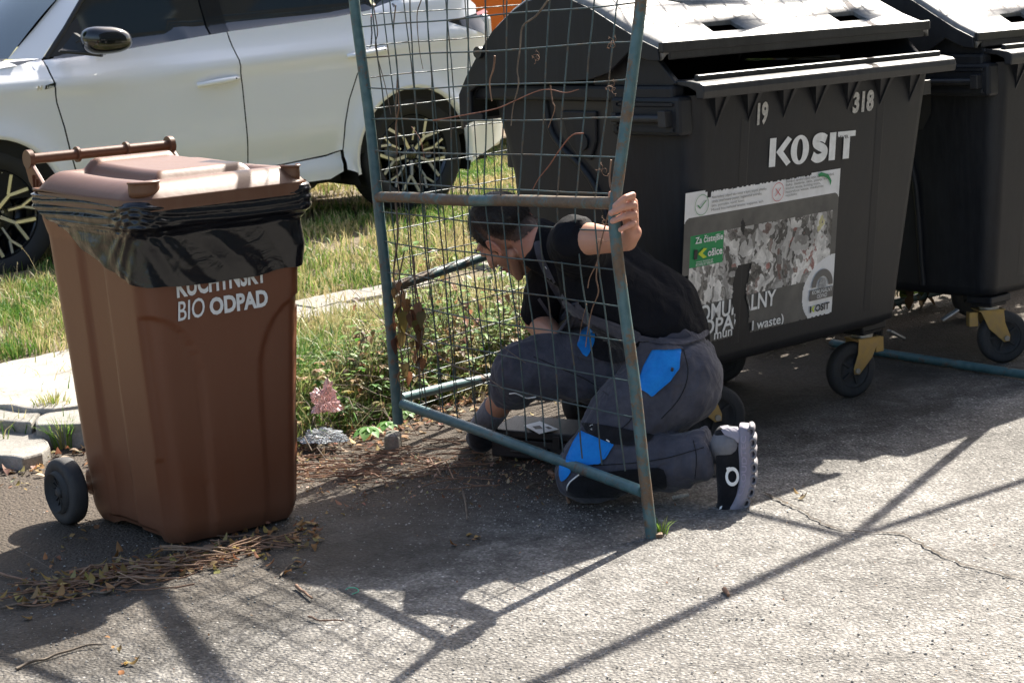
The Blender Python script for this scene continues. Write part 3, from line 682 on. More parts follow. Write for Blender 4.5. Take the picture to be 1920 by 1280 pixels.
def poly_st(ps, m, nm, off=.0062):
    q = MB()
    for p in ps: q.add([BF(SU0+SW*a, SZ0+SH*b, off) for a, b in p], [tuple(range(len(p)))])
    return q.build(nm, m, st, recalc=False)
poly_st([[(.062, .59), (.082, .59), (.082, .648), (.062, .648)]], M_inkb, 'emblem_bar')
poly_st([[(.086, .62), (.118, .65), (.14, .645), (.112, .62)], [(.086, .62), (.112, .62), (.14, .592), (.118, .588)]], M_yel, 'emblem_chevron')
for i, b_ in enumerate((.568, .556, .547)): ST(['www.kosice.sk', 'www.kosit.sk', 'Košice 2021'][i], .075, b_, .18, .006, .0, M_let)
ST('KOMUNÁLNY', .055, .198, .60, .054, .022, M_let); ST('ODPAD', .055, .108, .40, .050, .022, M_let); ST('(solid municipal waste)', .04, .066, .66, .033, .012, M_let)
for k in range(4): ST(['Netriedený odpad ako smeti z bytu, popol, plienky,', 'obaly, znečistený papier, hygienické potreby,', 'sklo, porcelán, textil, kosti,', 'Mixed household waste, nappies, ash'][k], .155, .945-.025*k-.003, [.50, .47, .36, .48][k], .0085, .004 if k < 2 else 0, M_grp)
for k in range(5): ST(['Bioodpad, stavebný odpad, papier, nebezpečný odpad,', 'lieky, batérie, sklo, plasty, kovy,', 'kitchen waste, building waste,', 'hazardous waste, medicines', 'recyclables'][k], .625, .965-.022*k, [.95, .93, .86, .88, .70][k], .0085, .004 if k < 2 else 0, M_grp)
def rp(cx, cy, r, t, n=36): return [[(cx+rr*cos(a)/SW, cy+rr*sin(a)/SH) for rr, a in ((r, 2*pi*i/n), (r, 2*pi*(i+1)/n), (r-t, 2*pi*(i+1)/n), (r-t, 2*pi*i/n))] for i in range(n)]
poly_st(rp(.095, .915, .033, .002) , M_greenp, 'tick_ring'); poly_st([[(.068, .915), (.085, .892), (.089, .898), (.072, .92)], [(.085, .892), (.122, .935), (.119, .942), (.087, .902)]], M_greenp, 'tick')
poly_st(rp(.575, .915, .031, .002), M_redp, 'cross_ring'); poly_st([[(.556, .892), (.559, .889), (.594, .938), (.591, .941)], [(.556, .938), (.559, .941), (.594, .892), (.591, .889)]], M_redp, 'cross')
def arcp(cx, cy, r0, r1, a0, a1, n=18): return [[(cx+rr*cos(a)/SW, cy+rr*sin(a)/SH) for rr, a in ((r1, a0+(a1-a0)*i/n), (r1, a0+(a1-a0)*(i+1)/n), (r0, a0+(a1-a0)*(i+1)/n), (r0, a0+(a1-a0)*i/n))] for i in range(n)]
poly_st(arcp(.915, .25, .034, .058, 0, pi) + [[(.83, .165), (.995, .165), (.995, .235), (.83, .235)]], M_grp, 'seal_emblem'); poly_st(arcp(.915, .262, .0, .022, 0, 2*pi), mat('seal_dots', (.5, .5, .5), .6, var=(.15, .15, .15), vscale=120), 'seal_centre')
for s_, b_ in (('KOMUNÁLNY', .206), ('ODPAD', .174)):
    o = ST(s_, .845 if b_ > .2 else .88, b_, .985 if b_ > .2 else .95, .014, .01, M_let)
    for v in o.data.vertices: v.co.y -= .0015
ST('OSIT', .875, .088, .975, .024, .03, M_inkb); poly_st([[(.838, .088), (.848, .088), (.848, .13), (.838, .13)]], M_inkb, 'emblem_bar'); poly_st([[(.85, .109), (.864, .131), (.872, .128), (.862, .109)], [(.85, .109), (.862, .109), (.872, .09), (.864, .087)]], M_yel, 'emblem_chevron')
poly_st([[(.84, .985), (.86, .995), (.885, .985), (.91, .975), (.935, .93), (.93, .90), (.92, .93), (.90, .955), (.87, .968), (.845, .968)]], M_green, 'paint_blot')
# ------------------------------------------------------------------ brown two wheeled bin
BA = .688
BR = empty('wheelie_bin', (-.771, 5.405, 0), BA, 'brown two wheeled bio waste bin with its lid closed over a black liner', 'wheelie bin')
# body: rounded section, tapering to the front and the sides
def bin_sec(t):        # t 0 bottom .. 1 top : half width, front, back
    return (.220+.057*t, .042-.019*t, .550+.045*t)
nth = 168; rows = 130; vs = []
def bin_pt(t, j, dz=0):
    hw, fr, bk = bin_sec(t); r = .062; z = .008+.925*t
    per = rr_cache.get('p')
    a = j/nth
    # superellipse-like rounded rectangle by perimeter
    w_, d_ = 2*hw, bk-fr; P_ = 2*(w_+d_)-8*r+2*pi*r; s = a*P_
    segs = [(w_-2*r, 'f'), (pi*r/2, 'c1'), (d_-2*r, 'r'), (pi*r/2, 'c2'), (w_-2*r, 'b'), (pi*r/2, 'c3'), (d_-2*r, 'l'), (pi*r/2, 'c4')]
    for L_, k in segs:
        if s <= L_: break
        s -= L_
    if k == 'f': x, y, nx_, ny_ = -hw+r+s, fr, 0, -1
    elif k == 'r': x, y, nx_, ny_ = hw, fr+r+s, 1, 0
    elif k == 'b': x, y, nx_, ny_ = hw-r-s, bk, 0, 1
    elif k == 'l': x, y, nx_, ny_ = -hw, bk-r-s, -1, 0
    else:
        i = int(k[1])-1; cx, cy = [(hw-r, fr+r), (hw-r, bk-r), (-hw+r, bk-r), (-hw+r, fr+r)][i]; an = [-pi/2, 0, pi/2, pi][i]+s/r
        nx_, ny_ = cos(an), sin(an); x, y = cx+r*nx_, cy+r*ny_
    d = 0
    # arch shaped corner reliefs of the front
    if y < fr+.12:
        side = -1 if x < 0 else 1; xs_ = abs(x); arc_in = .090+.0*z; zt = .63
        # boundary: vertical at |x|=arc_in up to z=.42, then a quarter ellipse outwards to z=.66
        if z < .43: inb = xs_ > arc_in
        else:
            q = (z-.43)/.235; inb = q < 1 and xs_ > arc_in+(hw-arc_in)*(1-math.sqrt(max(0, 1-q*q)))
        db = (xs_-arc_in) if z < .43 else ((xs_-(arc_in+(hw-arc_in)*(1-math.sqrt(max(0, 1-min(1, (z-.43)/.235)**2))))) if z < .665 else -1)
        if ny_ < -.3: d += -.009*max(0, min(1, db/.012))
        if ny_ < -.3 and -.004 < db < .012: d -= .003
    # side channel near the middle of each side
    if abs(nx_) > .9:
        yc = fr+.21
        if y > yc: d += -.012*min(1, (y-yc)/.012)*(1-max(0, min(1, (z-.86)/.05)))
        if y > yc+.13: d += .010*min(1, (y-yc-.13)/.02)
    if z < .07: d -= .012*((.07-z)/.052)**2
    lift = 0
    if z < .03 and (abs(nx_) > .5) and fr+.10 < y < bk-.12: lift = .012
    d += .0015*noise.noise(V((x*6, y*6, z*3)))
    return V((x+nx_*d, y+ny_*d, z+lift))
rr_cache = {}
vs = [bin_pt(i/(rows-1), j) for i in range(rows) for j in range(nth)]
fs = [(i*nth+j, i*nth+(j+1) % nth, (i+1)*nth+(j+1) % nth, (i+1)*nth+j) for i in range(rows-1) for j in range(nth)]
bb = MB(); bb.add(vs, fs, True); bb.add(vs[:nth], [tuple(range(nth))[::-1]])
# axle tunnel boxes at the back
bb.build('body', M_brn, BR, recalc=False)
s = MB(); s.prism(rrect(-.288, .288, -.006, .612, .06), .925, .985, lambda a, c, d: V((a, c, d))); s.build('rim', M_brn, BR, bevel=.01)
s = MB()
for k in range(4):
    for u in (-.272, .262): pass
s.tube([(-.27, .56, .1), (.27, .56, .1)], .012, 12); s.build('axle', M_galv, BR)
s = MB(); s.box(-.225, .225, .49, .56, .075, .16); s.build('axle_housing', M_brn, BR, bevel=.02)
for sx in (-1, 1):
    Mw = Matrix.Translation((sx*.283, .56, .1)) @ Matrix.Rotation(pi/2 if sx < 0 else -pi/2, 4, 'Z')
    wl = empty('wheel', (0, 0, 0)); wl.parent = BR
    s = MB(); s.lathe([(.062, .018), (.066, .026), (.086, .028), (.097, .022), (.1, .012), (.1, -.012), (.097, -.022), (.086, -.026), (.06, -.024)], 48, Mw); s.build('tyre', M_rub, wl)
    s = MB(); s.lathe([(0, .030), (.012, .030), (.016, .024), (.017, .010), (.050, .008), (.058, .042), (.065, .024)], 40, Mw)
    for i in range(18): s.box(.015, .055, .006, .018, -.0018, .0018, Mw @ Matrix.Rotation(2*pi*i/18, 4, 'Y'))
    s.build('hub', M_rub, wl)
# handle bar with discs and brackets
hb = MB(); z0_, y0_ = 1.075, .698
hb.tube([(-.235, y0_, z0_), (.235, y0_, z0_)], .0155, 18)
for u in (-.08, .085): hb.tube([(u-.004, y0_, z0_), (u+.004, y0_, z0_)], .0235, 22)
for u in (-.237, .237): hb.tube([(u-.008, y0_, z0_), (u+.008, y0_, z0_)], .0275, 26)
hb.build('handle_bar', M_brnl, BR, bevel=.0015)
for u in (-.237, .237):
    hk = MB()
    hk.prism([(.712, 1.097), (.725, 1.07), (.70, 1.01), (.62, .93), (.59, .93), (.595, .99), (.67, 1.055)], u-.006, u+.006, lambda a, c, d: V((d, a, c)))
    for k in range(4): hk.box(u-.014, u+.014, .60+.02*k, .604+.02*k, .935+.014*k, .995+.012*k)
    hk.build('handle_bracket', M_brn, BR, bevel=.002)
# lid: flat with a deep skirt, raised centre panel, two front lifting lips
def lid_sheet():
    nx_, ny_ = 90, 100; u0, u1, y0, y1 = -.292, .292, -.012, .60; vs = []
    def inr(x, y, hx0, hx1, hy0, hy1, r):  # signed distance to rounded rect
        cx, cy = (hx0+hx1)/2, (hy0+hy1)/2; qx, qy = abs(x-cx)-(hx1-hx0)/2+r, abs(y-cy)-(hy1-hy0)/2+r
        return math.hypot(max(qx, 0), max(qy, 0))+min(max(qx, qy), 0)-r
    sm = lambda t: max(0, min(1, t))**2*(3-2*max(0, min(1, t)))
    for j in range(ny_+1):
        for i in range(nx_+1):
            x = u0+(u1-u0)*i/nx_; y = y0+(y1-y0)*j/ny_
            # pull the corners in to a rounded outline
            cx, cy = max(u0+.085, min(u1-.085, x)), max(y0+.085, min(y1-.04, y)); dx_, dy_ = x-cx, y-cy
            m_ = max(abs(dx_), abs(dy_)); l_ = math.hypot(dx_, dy_)
            if l_ > 1e-9 and abs(dx_) > 1e-9 and abs(dy_) > 1e-9: x, y = cx+dx_*m_/l_, cy+dy_*m_/l_
            e = -inr(x, y, u0, u1, y0, y1, .085)
            z = .980+.046*math.sqrt(sm(e/.07))+.004
            z -= .017*sm((e-.085)/.03)*(1-sm((y-.50)/.05))           # tray behind the shoulder
            ep = -inr(x, y, -.165+.03*(y-.3), .165-.03*(y-.3), .085, .545, .03)
            z += .036*sm(ep/.045)
            z += .010*sm((y-.2)/.4)
            # spread the front sweep
            vs.append(V((x, y, z)))
    fs = [(j*(nx_+1)+i, j*(nx_+1)+i+1, (j+1)*(nx_+1)+i+1, (j+1)*(nx_+1)+i) for j in range(ny_) for i in range(nx_)]
    o = mesh_obj('lid', vs, fs, M_brnl, BR, True); md = o.modifiers.new('s', 'SOLIDIFY'); md.thickness = .006; md.offset = 1
    # skirt
    ring = rrect(u0-.002, u1+.002, y0-.002, y1, .085, 8); k = len(ring); s = MB()
    vv = [V((a, c, .992)) for a, c in ring] + [V((a*1.012, (c-.3)*1.012+.3, .962)) for a, c in ring]+[V((a*1.02, (c-.3)*1.02+.3, .96)) for a, c in ring]+[V((a*1.02, (c-.3)*1.02+.3, .966)) for a, c in ring]+[V((a*1.012, (c-.3)*1.01+.3, .992)) for a, c in ring]
    for q in range(4): s.add(vv, [(q*k+j, (q+1)*k+j, (q+1)*k+(j+1) % k, q*k+(j+1) % k) for j in range(k)], True)
    s.build('skirt', M_brnl, o)
    for uc, rl in ((-.232, .040), (.238, .020)):
        s = MB(); n_ = 12; ring_in = []; prof = [(0.0, -.006), (.002, .014), (.001, .034), (.004, .042), (.010, .046)]
        vv = []
        for i in range(n_+1):
            a = pi+pi*i/n_
            for (r_, z_) in prof: vv.append(V((uc+(rl+r_*.6)*cos(a), .040+(.034+r_*1.2)*sin(a), 1.004+z_*.8)))
        K = len(prof); s.add(vv, [(i*K+j, (i+1)*K+j, (i+1)*K+j+1, i*K+j+1) for i in range(n_) for j in range(K-1)], True)
        q = s.build('lifting_lip', M_brnl, o); md = q.modifiers.new('s', 'SOLIDIFY'); md.thickness = .005
    tr = MB(); tr.add([V((a, c, 1.0525+.0095*((c-.2)/.3))) for a, c in ((-.10, .20), (.09, .20), (.09, .50), (-.10, .50))], [(0, 1, 2, 3)])  # white sheet: a label together with painted sun glare on the panel
    st_ = tr.build('label_glare_patch', M_let, o)
    return o
lid_sheet()
# print on the front
def bin_front_w(z): t = (z-.018)/.915; return .042-.019*t
def BP(u, z, off): return V((u, bin_front_w(z)-off, z+.1*off))
def bin_uz(px, py):
    d = ray(px, py); o = V((0, 0, H)); Mi = (Matrix.Translation(BR.location) @ Matrix.Rotation(BA, 4, 'Z')).inverted(); o2 = Mi @ o; d2 = Mi.to_3x3() @ d
    k_ = .019/.915; c0 = .042+.008*k_; t = (c0-o2.y-k_*o2.z)/(d2.y+k_*d2.z); q = o2+d2*t; return q.x, q.z
def BT(s_, p0, p1, hgt, bold, zmax=None, shear=0):
    ua, za = bin_uz(*p0); ub, zb_ = bin_uz(*p1); o = txt(s_, 1.0, Matrix(), M_let, None, 'lettering', bold=bold, shear=shear)
    xs_ = [v.co.x for v in o.data.vertices]; x0, x1 = min(xs_), max(xs_)
    bm = bmesh.new(); bm.from_mesh(o.data)
    for v in bm.verts:
        a = (v.co.x-x0)/(x1-x0); v.co = BP(ua+(ub-ua)*a, za+(zb_-za)*a+v.co.y/.73*hgt, .0032)
    bm.to_mesh(o.data); bm.free(); o.parent = BR
BT('KUCHYNSKÝ', (331, 557), (500, 527), .056, .035); BT('BIO', (333, 602), (384, 592), .056, .008, shear=.12); BT('ODPAD', (393, 590), (502, 572), .047, .042)
# ------------------------------------------------------------------ black liner folded over the rim
LNR = None
def liner():
    n_ = 300; m_ = 60; vs = []
    ring = rrect(-.292, .292, -.010, .616, .055, 10); k = len(ring)
    pts = [V((a, c, 0)) for a, c in ring]; cum = [0]
    for i in range(k): cum.append(cum[-1]+(pts[(i+1) % k]-pts[i]).length)
    for i in range(n_):
        s_ = cum[-1]*i/n_; q = next(j for j in range(k) if cum[j+1] >= s_-1e-9); t = (s_-cum[q])/max(1e-9, cum[q+1]-cum[q])
        p = pts[q].lerp(pts[(q+1) % k], t); d = pts[(q+1) % k]-pts[q]; nn = V((d.y, -d.x, 0)).normalized()
        # bottom hem: hangs low on the front, gathered up on the left side
        hl = .752+.29*max(0, p.y)+.10*max(0, p.y-.3); hr = .752+.12*max(0, p.y); tx_ = (p.x+.292)/.584; hem = hl+(hr-hl)*tx_ - .012*sin(pi*tx_)*(p.y < .03)
        hem += .006*noise.noise(V((s_*9, 0, 1)))
        for j in range(m_+1):
            v = j/m_
            under = 0; tuck = 0
            if v < .08:   # inner lip lying over the rim
                f = v/.08; z = .984+.008*sin(f*pi); off = -.03+.034*f
            else:
                f = (v-.08)/.92; z = .984-(.984-hem)*f
                under = max(0, (.915-z)); tuck = .022*(1-math.exp(-under/.018))*1.0       # band round the rim, then hangs close to the body
                body_off = 0
                off = .008 - tuck - .022*min(1, under/.25)
                off += .010*min(1, under/.05)*(1-2.4*abs(noise.noise(V((s_*4.5+z*3, z*5, 2.0)))))*1.1+.0025*noise.noise(V((s_*16+z*14, z*9, 5)))*min(1, under/.03)
                if z > .915: off += .0022*sin(z*300+5*noise.noise(V((s_*2.5, z*10, 0))))+.0022*noise.noise(V((s_*4, z*40, 3)))
                # gathers radiating from the front left corner
                cd = math.hypot(p.x+.292, p.y+.0); g_ = math.exp(-(cd/.2)**2)
                off += .0035*g_*sin((math.atan2(z-.985, cd+.02))*22+2*noise.noise(p*9))
            t_ = max(0, min(1, (z-.018)/.915)); hw, fr, bk = bin_sec(t_); k_ = min(1, under/.03) if v >= .08 else 0
            pb = V((p.x*hw/.292, fr+(p.y+.010)/.626*(bk-fr), 0)); o_ = off+tuck*k_ + .022*min(1, under/.25)*k_ if v >= .08 else off
            vs.append(p.lerp(pb, k_)+nn*(max(.006, o_) if k_ > .5 else o_)+V((0, 0, z)))
    fs = [(i*(m_+1)+j, ((i+1) % n_)*(m_+1)+j, ((i+1) % n_)*(m_+1)+j+1, i*(m_+1)+j+1) for i in range(n_) for j in range(m_)]
    o = mesh_obj('bin_liner', vs, fs, M_bag, None, True); o.location = BR.location; o.rotation_euler = (0, 0, BA)
    md = o.modifiers.new('s', 'SUBSURF'); md.levels = 1; md.render_levels = 1
    tag(o, 'creased black plastic bag folded over the rim of the brown bin', 'bin liner')
liner()
def leaf(b, p, size, up_, rot, curl=.5, col=(.2, .1, .05), lobes=0):
    """one leaf, 12 faces, pointed oval with a fold; returns colours per vertex"""
    n_ = 6; f = V((cos(rot), sin(rot), up_)).normalized(); sd_ = f.cross(V((0, 0, 1))).normalized(); nr = sd_.cross(f); vs = []
    for i in range(n_+1):
        t = i/n_; wd = sin(pi*min(1, t*1.02))**.8*.36*(1-.35*t); c_ = -curl*t*t*.5
        m_ = p+f*size*t+nr*size*(c_+.0)
        vs += [m_-sd_*size*wd+nr*size*wd*.45*curl, m_, m_+sd_*size*wd+nr*size*wd*.45*curl]
    fs = [(3*i+j, 3*i+j+1, 3*i+j+4, 3*i+j+3) for i in range(n_) for j in (0, 1)]
    b.add(vs, fs, True); b.cols = getattr(b, 'cols', []) + [tuple(c*random.uniform(.8, 1.2) for c in col)]*len(vs)
# ------------------------------------------------------------------ mesh panels of the enclosure
def LP(z):    # left hinge post axis
    q = [(.12, 745, 765), (.40, 733, 620), (.62, 722, 500), (.85, 708, 372), (1.1, 694, 230), (1.45, 666, 20), (1.80, 645, -190)]
    x = interp(z, [a[0] for a in q], [AY(a[1], a[2], 6.35).x for a in q]); return V((x, 6.35, z))
rq = [(1222, 1003), (1206, 870), (1190, 720), (1168, 560), (1157, 470), (1152, 400), (1164, 300), (1180, 180), (1202, 0), (1226, -200)]
rp_ = [AY(a, b, 5.20+.11*max(0, (1003-b)/640*.95)) for i, (a, b) in enumerate(rq)]; rp_[0].z = 0.0
def RPz(z): return V((interp(z, [p.z for p in rp_], [p.x for p in rp_]), 5.20+.11*z, z))
gate = empty('mesh_panel', (LP(0).x, 6.35, 0), 0, 'bent teal tube panel with rusty wire mesh, pulled outwards by the crouching man', 'fence panel')
def into(o, par=None): return plain(o, par or gate)
into(MB().tube([LP(z) for z in np.linspace(.10, 1.80, 24)], .0175, 16).build('post', M_teal, None))
b = MB().tube(catmull([RPz(p.z) for p in rp_[:-1]]+[RPz(1.80)], 5), .0165, 16); into(b.build('post', M_teal2, None))
into(MB().tube(wob(LP(.855), RPz(.915), 24, .006, 1, 3), .017, 16).build('cross_tube', M_rust, None))
into(MB().tube([AY(755, 757, 6.28), AY(900, 808, 5.98), AY(1050, 864, 5.59), AY(1205, 921, 5.22)], .0165, 16).build('bottom_tube', M_teal, None))
into(MB().tube([LP(1.78), RPz(1.78)], .017, 12).build('top_tube', M_teal, None))
# little welded foot plate and bolt stub
b = MB(); b.box(-.012, .03, -.012, .012, .0, .012, Matrix.Translation(RPz(0))); into(b.build('foot_plate', mat('rusty_plate', (.16, .09, .05), .8, var=(.25, .18, .12), vscale=60), None, bevel=.002))
BLz, BRz = .165, .17
def lowz(t): return .185*(1-t)+.165*t
nW = 14; WF = MB
for i in range(1, nW):           # upright wires
    t = i/nW; k = random.uniform(-.004, .004)
    def wp(z, t=t):
        a, b_ = LP(z), RPz(z); return a.lerp(b_, t)
    zt, zl = 1.78, lowz(t)-.0; pts = []
    for q in range(34):
        z = zl+(zt-zl)*q/33; p = wp(z); p += V((noise.noise(V((i*2.3, z*2.4, 0)))*.009+noise.noise(V((i*7.3, z*9, 0)))*.003, noise.noise(V((i*2.3, z*2, 9)))*.008, 0)); pts.append(p)
    into(MB().tube(pts, .0023, 6, caps=False).build('upright_wire', M_wire, None))
for k in range(-6, 9):
    zr = .94+.1015*k; zl = .908+.0995*k
    if k <= -7: continue
    pts = []
    for q in range(29):
        t = q/28; z = zl+(zr-zl)*t; p = LP(z).lerp(RPz(z), t); s_ = sin(pi*t)
        p += V((noise.noise(V((t*5, k*3.1, 0)))*.004, noise.noise(V((t*4, k*3.1, 5)))*.010-.002, noise.noise(V((t*3.5, k*2.1, 8)))*.007-.004*s_)); pts.append(p)
    into(MB().tube(pts, .0024, 6, caps=False).build('cross_wire', M_wire, None))
# second panel, running back and to the right behind the first container
back = empty('mesh_panel', (LP(0).x, 6.37, 0), 0, 'straight teal mesh panel running back from the hinge post behind the containers', 'fence panel')
Bd1 = V((cos(radians(54)), sin(radians(54)), 0)); B0_ = V((LP(.5).x+.02, 6.37, 0)); 
def BPn(s_, z):
    if s_ < .75: return B0_+Bd1*s_+V((LP(z).x-LP(.5).x, 0, z))*(1 if s_ < .0 else max(0, 1-s_)) + V((0, 0, z))*(0 if s_ < 0 else min(1, s_)) if False else B0_+Bd1*s_+V(((LP(z).x-LP(.5).x)*(1-s_/.75), 0, z))
    p = B0_+Bd1*.75; d = V((cos(radians(43)), sin(radians(43)), 0)); return p+d*(s_-.75)+V((0, 0, z))
SL = 4.6
into(MB().tube(catmull([BPn(0, .555), BPn(.25, .57), BPn(.5, .585), BPn(.75, .60), BPn(2.5, .6), BPn(SL, .6)], 6), .017, 14).build('cross_tube', M_teal2, None), back)
into(MB().tube([V((AY(752, 746, 6.42))), AY(850, 722, 6.72), AY(945, 702, 7.0), BPn(1.1, .05)+V((.0, .0, 0)), BPn(SL, .06)], .016, 12).build('bottom_tube', M_teal, None), back)
into(MB().tube([BPn(s_, 1.8) for s_ in (0, .4, .75, 2, SL)], .017, 12).build('top_tube', M_teal, None), back)
into(MB().tube([BPn(1.55, 0), BPn(1.55, 2.05)], .02, 12).build('post', M_teal, None), back)
for i in range(1, 46):
    s_ = i*.1; into(MB().tube([BPn(s_, z)+V((noise.noise(V((i*1.3, z*3, 0)))*.006, noise.noise(V((i, z*2, 3)))*.006, 0)) for z in np.linspace(.08, 1.8, 14)], .0021, 5, caps=False).build('upright_wire', M_wire, None), back)
for k in range(1, 18):
    z = .04+.1*k; into(MB().tube([BPn(s_, z+.006*noise.noise(V((s_*3, k*2, 0))))+V((0, noise.noise(V((s_*2, k, 3)))*.006, 0)) for s_ in np.linspace(0, SL, 46)], .0021, 5, caps=False).build('cross_wire', M_wire, None), back)
tg = MB(); tg.cols = []  # leaves added on the hidden part of the panel to shade the ground
for i in range(2600):
    s_ = random.uniform(1.95, SL); p = BPn(s_, random.uniform(.05, 1.75))+V((random.gauss(0, .05), random.gauss(.03, .05), 0)); leaf(tg, p, random.uniform(.06, .11), random.uniform(-1.5, .2), random.uniform(0, 6.28), .5, random.choice([(.035, .06, .015), (.06, .085, .02), (.09, .06, .03)]))
o = tg.build('added_shade_foliage', M_leafd, None, recalc=False); set_col(o, np.array(tg.cols)); tag(o, 'added creeper foliage hidden behind the black containers, shading the ground there', 'creeper', kind='stuff')
foot = MB(); foot.prism([(AY(700+a, 700, 6.42).x, 6.38+b_) for a, b_ in ((14, -.02), (44, -.03), (46, .06), (16, .07))], -.02, .06, lambda a, c, d: V((a, c, d)))
o = foot.build('concrete_footing', M_concd, None, bevel=.015); tag(o, 'rough concrete footing under the hinge post of the mesh panels', 'footing')
# overhead frame of the enclosure (above the picture, its shadow falls across it)
top = empty('overhead_frame', (1.92, 6.58, 0), 0, 'teal tube frame over the enclosure, its crossing shadows lie on the asphalt', 'frame')
pt = V((.89, 5.10, 0)); 
def up(p, z): return V((p.x, p.y, 0))+V((SUNV.x, SUNV.y, 0))*(z/SUNV.z)+V((0, 0, z))
A_t = up(pt, 2.05)
into(MB().tube([V((A_t.x, A_t.y, 0)), A_t], .021, 12).build('post', M_teal, None), top)
def rail(p0, p1, nm='rail', r=.018): into(MB().tube([p0, p1], r, 10).build(nm, M_teal, None), top)
rail(A_t, up(G(1920, 905), 2.05)+V((1.5, 1.27, 0)), r=.019); rail(A_t, up(G(1000, 1280), 2.05)+(up(G(1000, 1280), 2.05)-A_t)*.25, r=.023)
rail(up(G(268, 1085), 2.05), up(G(430, 1310), 2.05), r=.034); rail(A_t, up(G(1400, 962), 2.05)+V((-.25, .35, 0)), r=.016)  # first, thick rail is made up, added to cast the wide blurred shadow
Mroof = Matrix.Translation((1.078, 6.413, 0)) @ Matrix.Rotation(.755, 4, 'Z')
rw = MB()
for i in range(42): rw.tube([Mroof @ V((-.35+i*.1, .45+.02*noise.noise(V((i, 0, 0))), 2.06)), Mroof @ V((-.35+i*.1+.02, .85, 2.06)), Mroof @ V((-.35+i*.1, 1.35, 2.06))], .0042, 4, caps=False)
for k in range(11): rw.tube([Mroof @ V((u, .47+k*.1+.01*noise.noise(V((u*2, k, 0))), 2.062)) for u in np.linspace(-.35, 3.8, 20)], .0042, 4, caps=False)
tag(into(rw.build('roof_mesh', M_wire, None), top), kind='stuff')
o = MB().tube([G(1560, 643, .02), G(1660, 662, .02), G(1920, 702, .02), G(2200, 742, .02)], .017, 14).build('ground_rail', M_teal, None); tag(o, 'teal steel tube lying on the asphalt between the two black containers', 'tube')

# ------------------------------------------------------------------ vines and dry stems on the mesh
def GY(px, py, off=-.01):      # point on the first panel's plane, a little in front
    d = ray(px, py); o_ = V((0, 0, H)); p0, p1 = LP(.9), RPz(.9); nn = V((p1.y-p0.y, -(p1.x-p0.x), 0)).normalized()
    t = (p0-o_).dot(nn)/d.dot(nn); return o_+d*(t+off)
vines = [([(812, 226), (870, 216), (930, 204), (968, 188), (1005, 172), (1030, 168), (1060, 174), (1085, 168)], .0028, M_twigr), ([(1094, 250), (1072, 254), (1050, 280), (1030, 310), (1010, 335), (998, 357)], .0032, M_twigr),
 ([(1032, 160), (1036, 190), (1040, 205), (1028, 240)], .003, M_twig), ([(928, 105), (925, 130), (918, 155), (922, 190)], .0045, M_twig), ([(1028, 0), (1005, 30), (980, 50), (975, 90), (970, 130), (972, 160), (962, 200), (958, 236)], .0042, M_twigd),
 ([(1146, 300), (1143, 340), (1148, 370), (1138, 410), (1128, 450), (1120, 490), (1106, 520), (1102, 540)], .0038, M_twig), ([(1128, 450), (1122, 480), (1118, 520), (1122, 548), (1110, 580), (1102, 620), (1098, 650)], .0034, M_twig),
 ([(700, 10), (708, 60), (704, 90), (722, 160), (733, 215)], .003, M_twigd), ([(742, 10), (738, 60), (745, 130), (742, 200), (744, 250), (743, 300), (748, 360), (752, 400)], .0032, M_twigd), ([(790, 0), (782, 30), (786, 90), (793, 130)], .0028, M_twigd),
 ([(746, 155), (748, 200), (742, 240), (745, 290)], .004, M_twig), ([(772, 238), (788, 262), (796, 300)], .002, M_twigr), ([(742, 380), (746, 440), (738, 520), (752, 560), (748, 620), (756, 700), (750, 760)], .005, M_twigd), ([(775, 480), (780, 540), (792, 600), (786, 680), (792, 740)], .005, M_twigd),
 ([(758, 470), (744, 560), (760, 640), (742, 720)], .0035, M_twigd), ([(752, 620), (800, 650), (850, 685), (900, 700), (945, 730)], .004, M_twigd), ([(858, 560), (890, 600), (930, 640), (985, 680)], .003, M_twigd), ([(1100, 570), (1092, 600), (1085, 640)], .0015, M_twig)]
for i, (pp, r_, m_) in enumerate(vines):
    pts = catmull([GY(a, b_, -.004+.002*(i % 3)) for a, b_ in pp], 5); r2 = [.72*r_*(1-.5*j/len(pts))*(1+.25*noise.noise(V((j*.8, i, 0)))) for j in range(len(pts))]
    o = MB().tube(pts, r2, 7).build('vine_stem', m_, None); a, b_ = pp[0]
    where = 'upper' if b_ < 200 else 'middle' if b_ < 450 else 'lower'; side = 'left' if a < 800 else 'right'
    tag(o, None, 'vine stem', 'dry vine stems caught in the wire mesh'); o['label'] = ['reddish dry vine twig winding across the upper middle of the mesh', 'curved red brown twig hanging in the mesh above the crouching head', 'short forked brown twig on the mesh before the container recess', 'thick straight brown twig at the left edge of the container', 'long grey vine stem running down the mesh from the top edge', 'brown vine hanging from the hand on the post', 'pale twig hanging down to the blue pocket patch', 'thin grey stem beside the top of the hinge post', 'long thin stem in front of the white car rear door', 'short thin stem at the top of the mesh over the white car', 'brown peeling stem over the rear wheel of the white car', 'small red curved twig over the rear wheel spokes', 'thick dead stem climbing beside the hinge post down to the ground', 'dead stem with shrivelled leaves right of the hinge post', 'twisted thin stem low against the hinge post', 'arching stem low in the mesh towards the ankle', 'slanting dry stem low in the mesh before the knee', 'short thin tendril on the mesh before the blue pocket patch'][i]
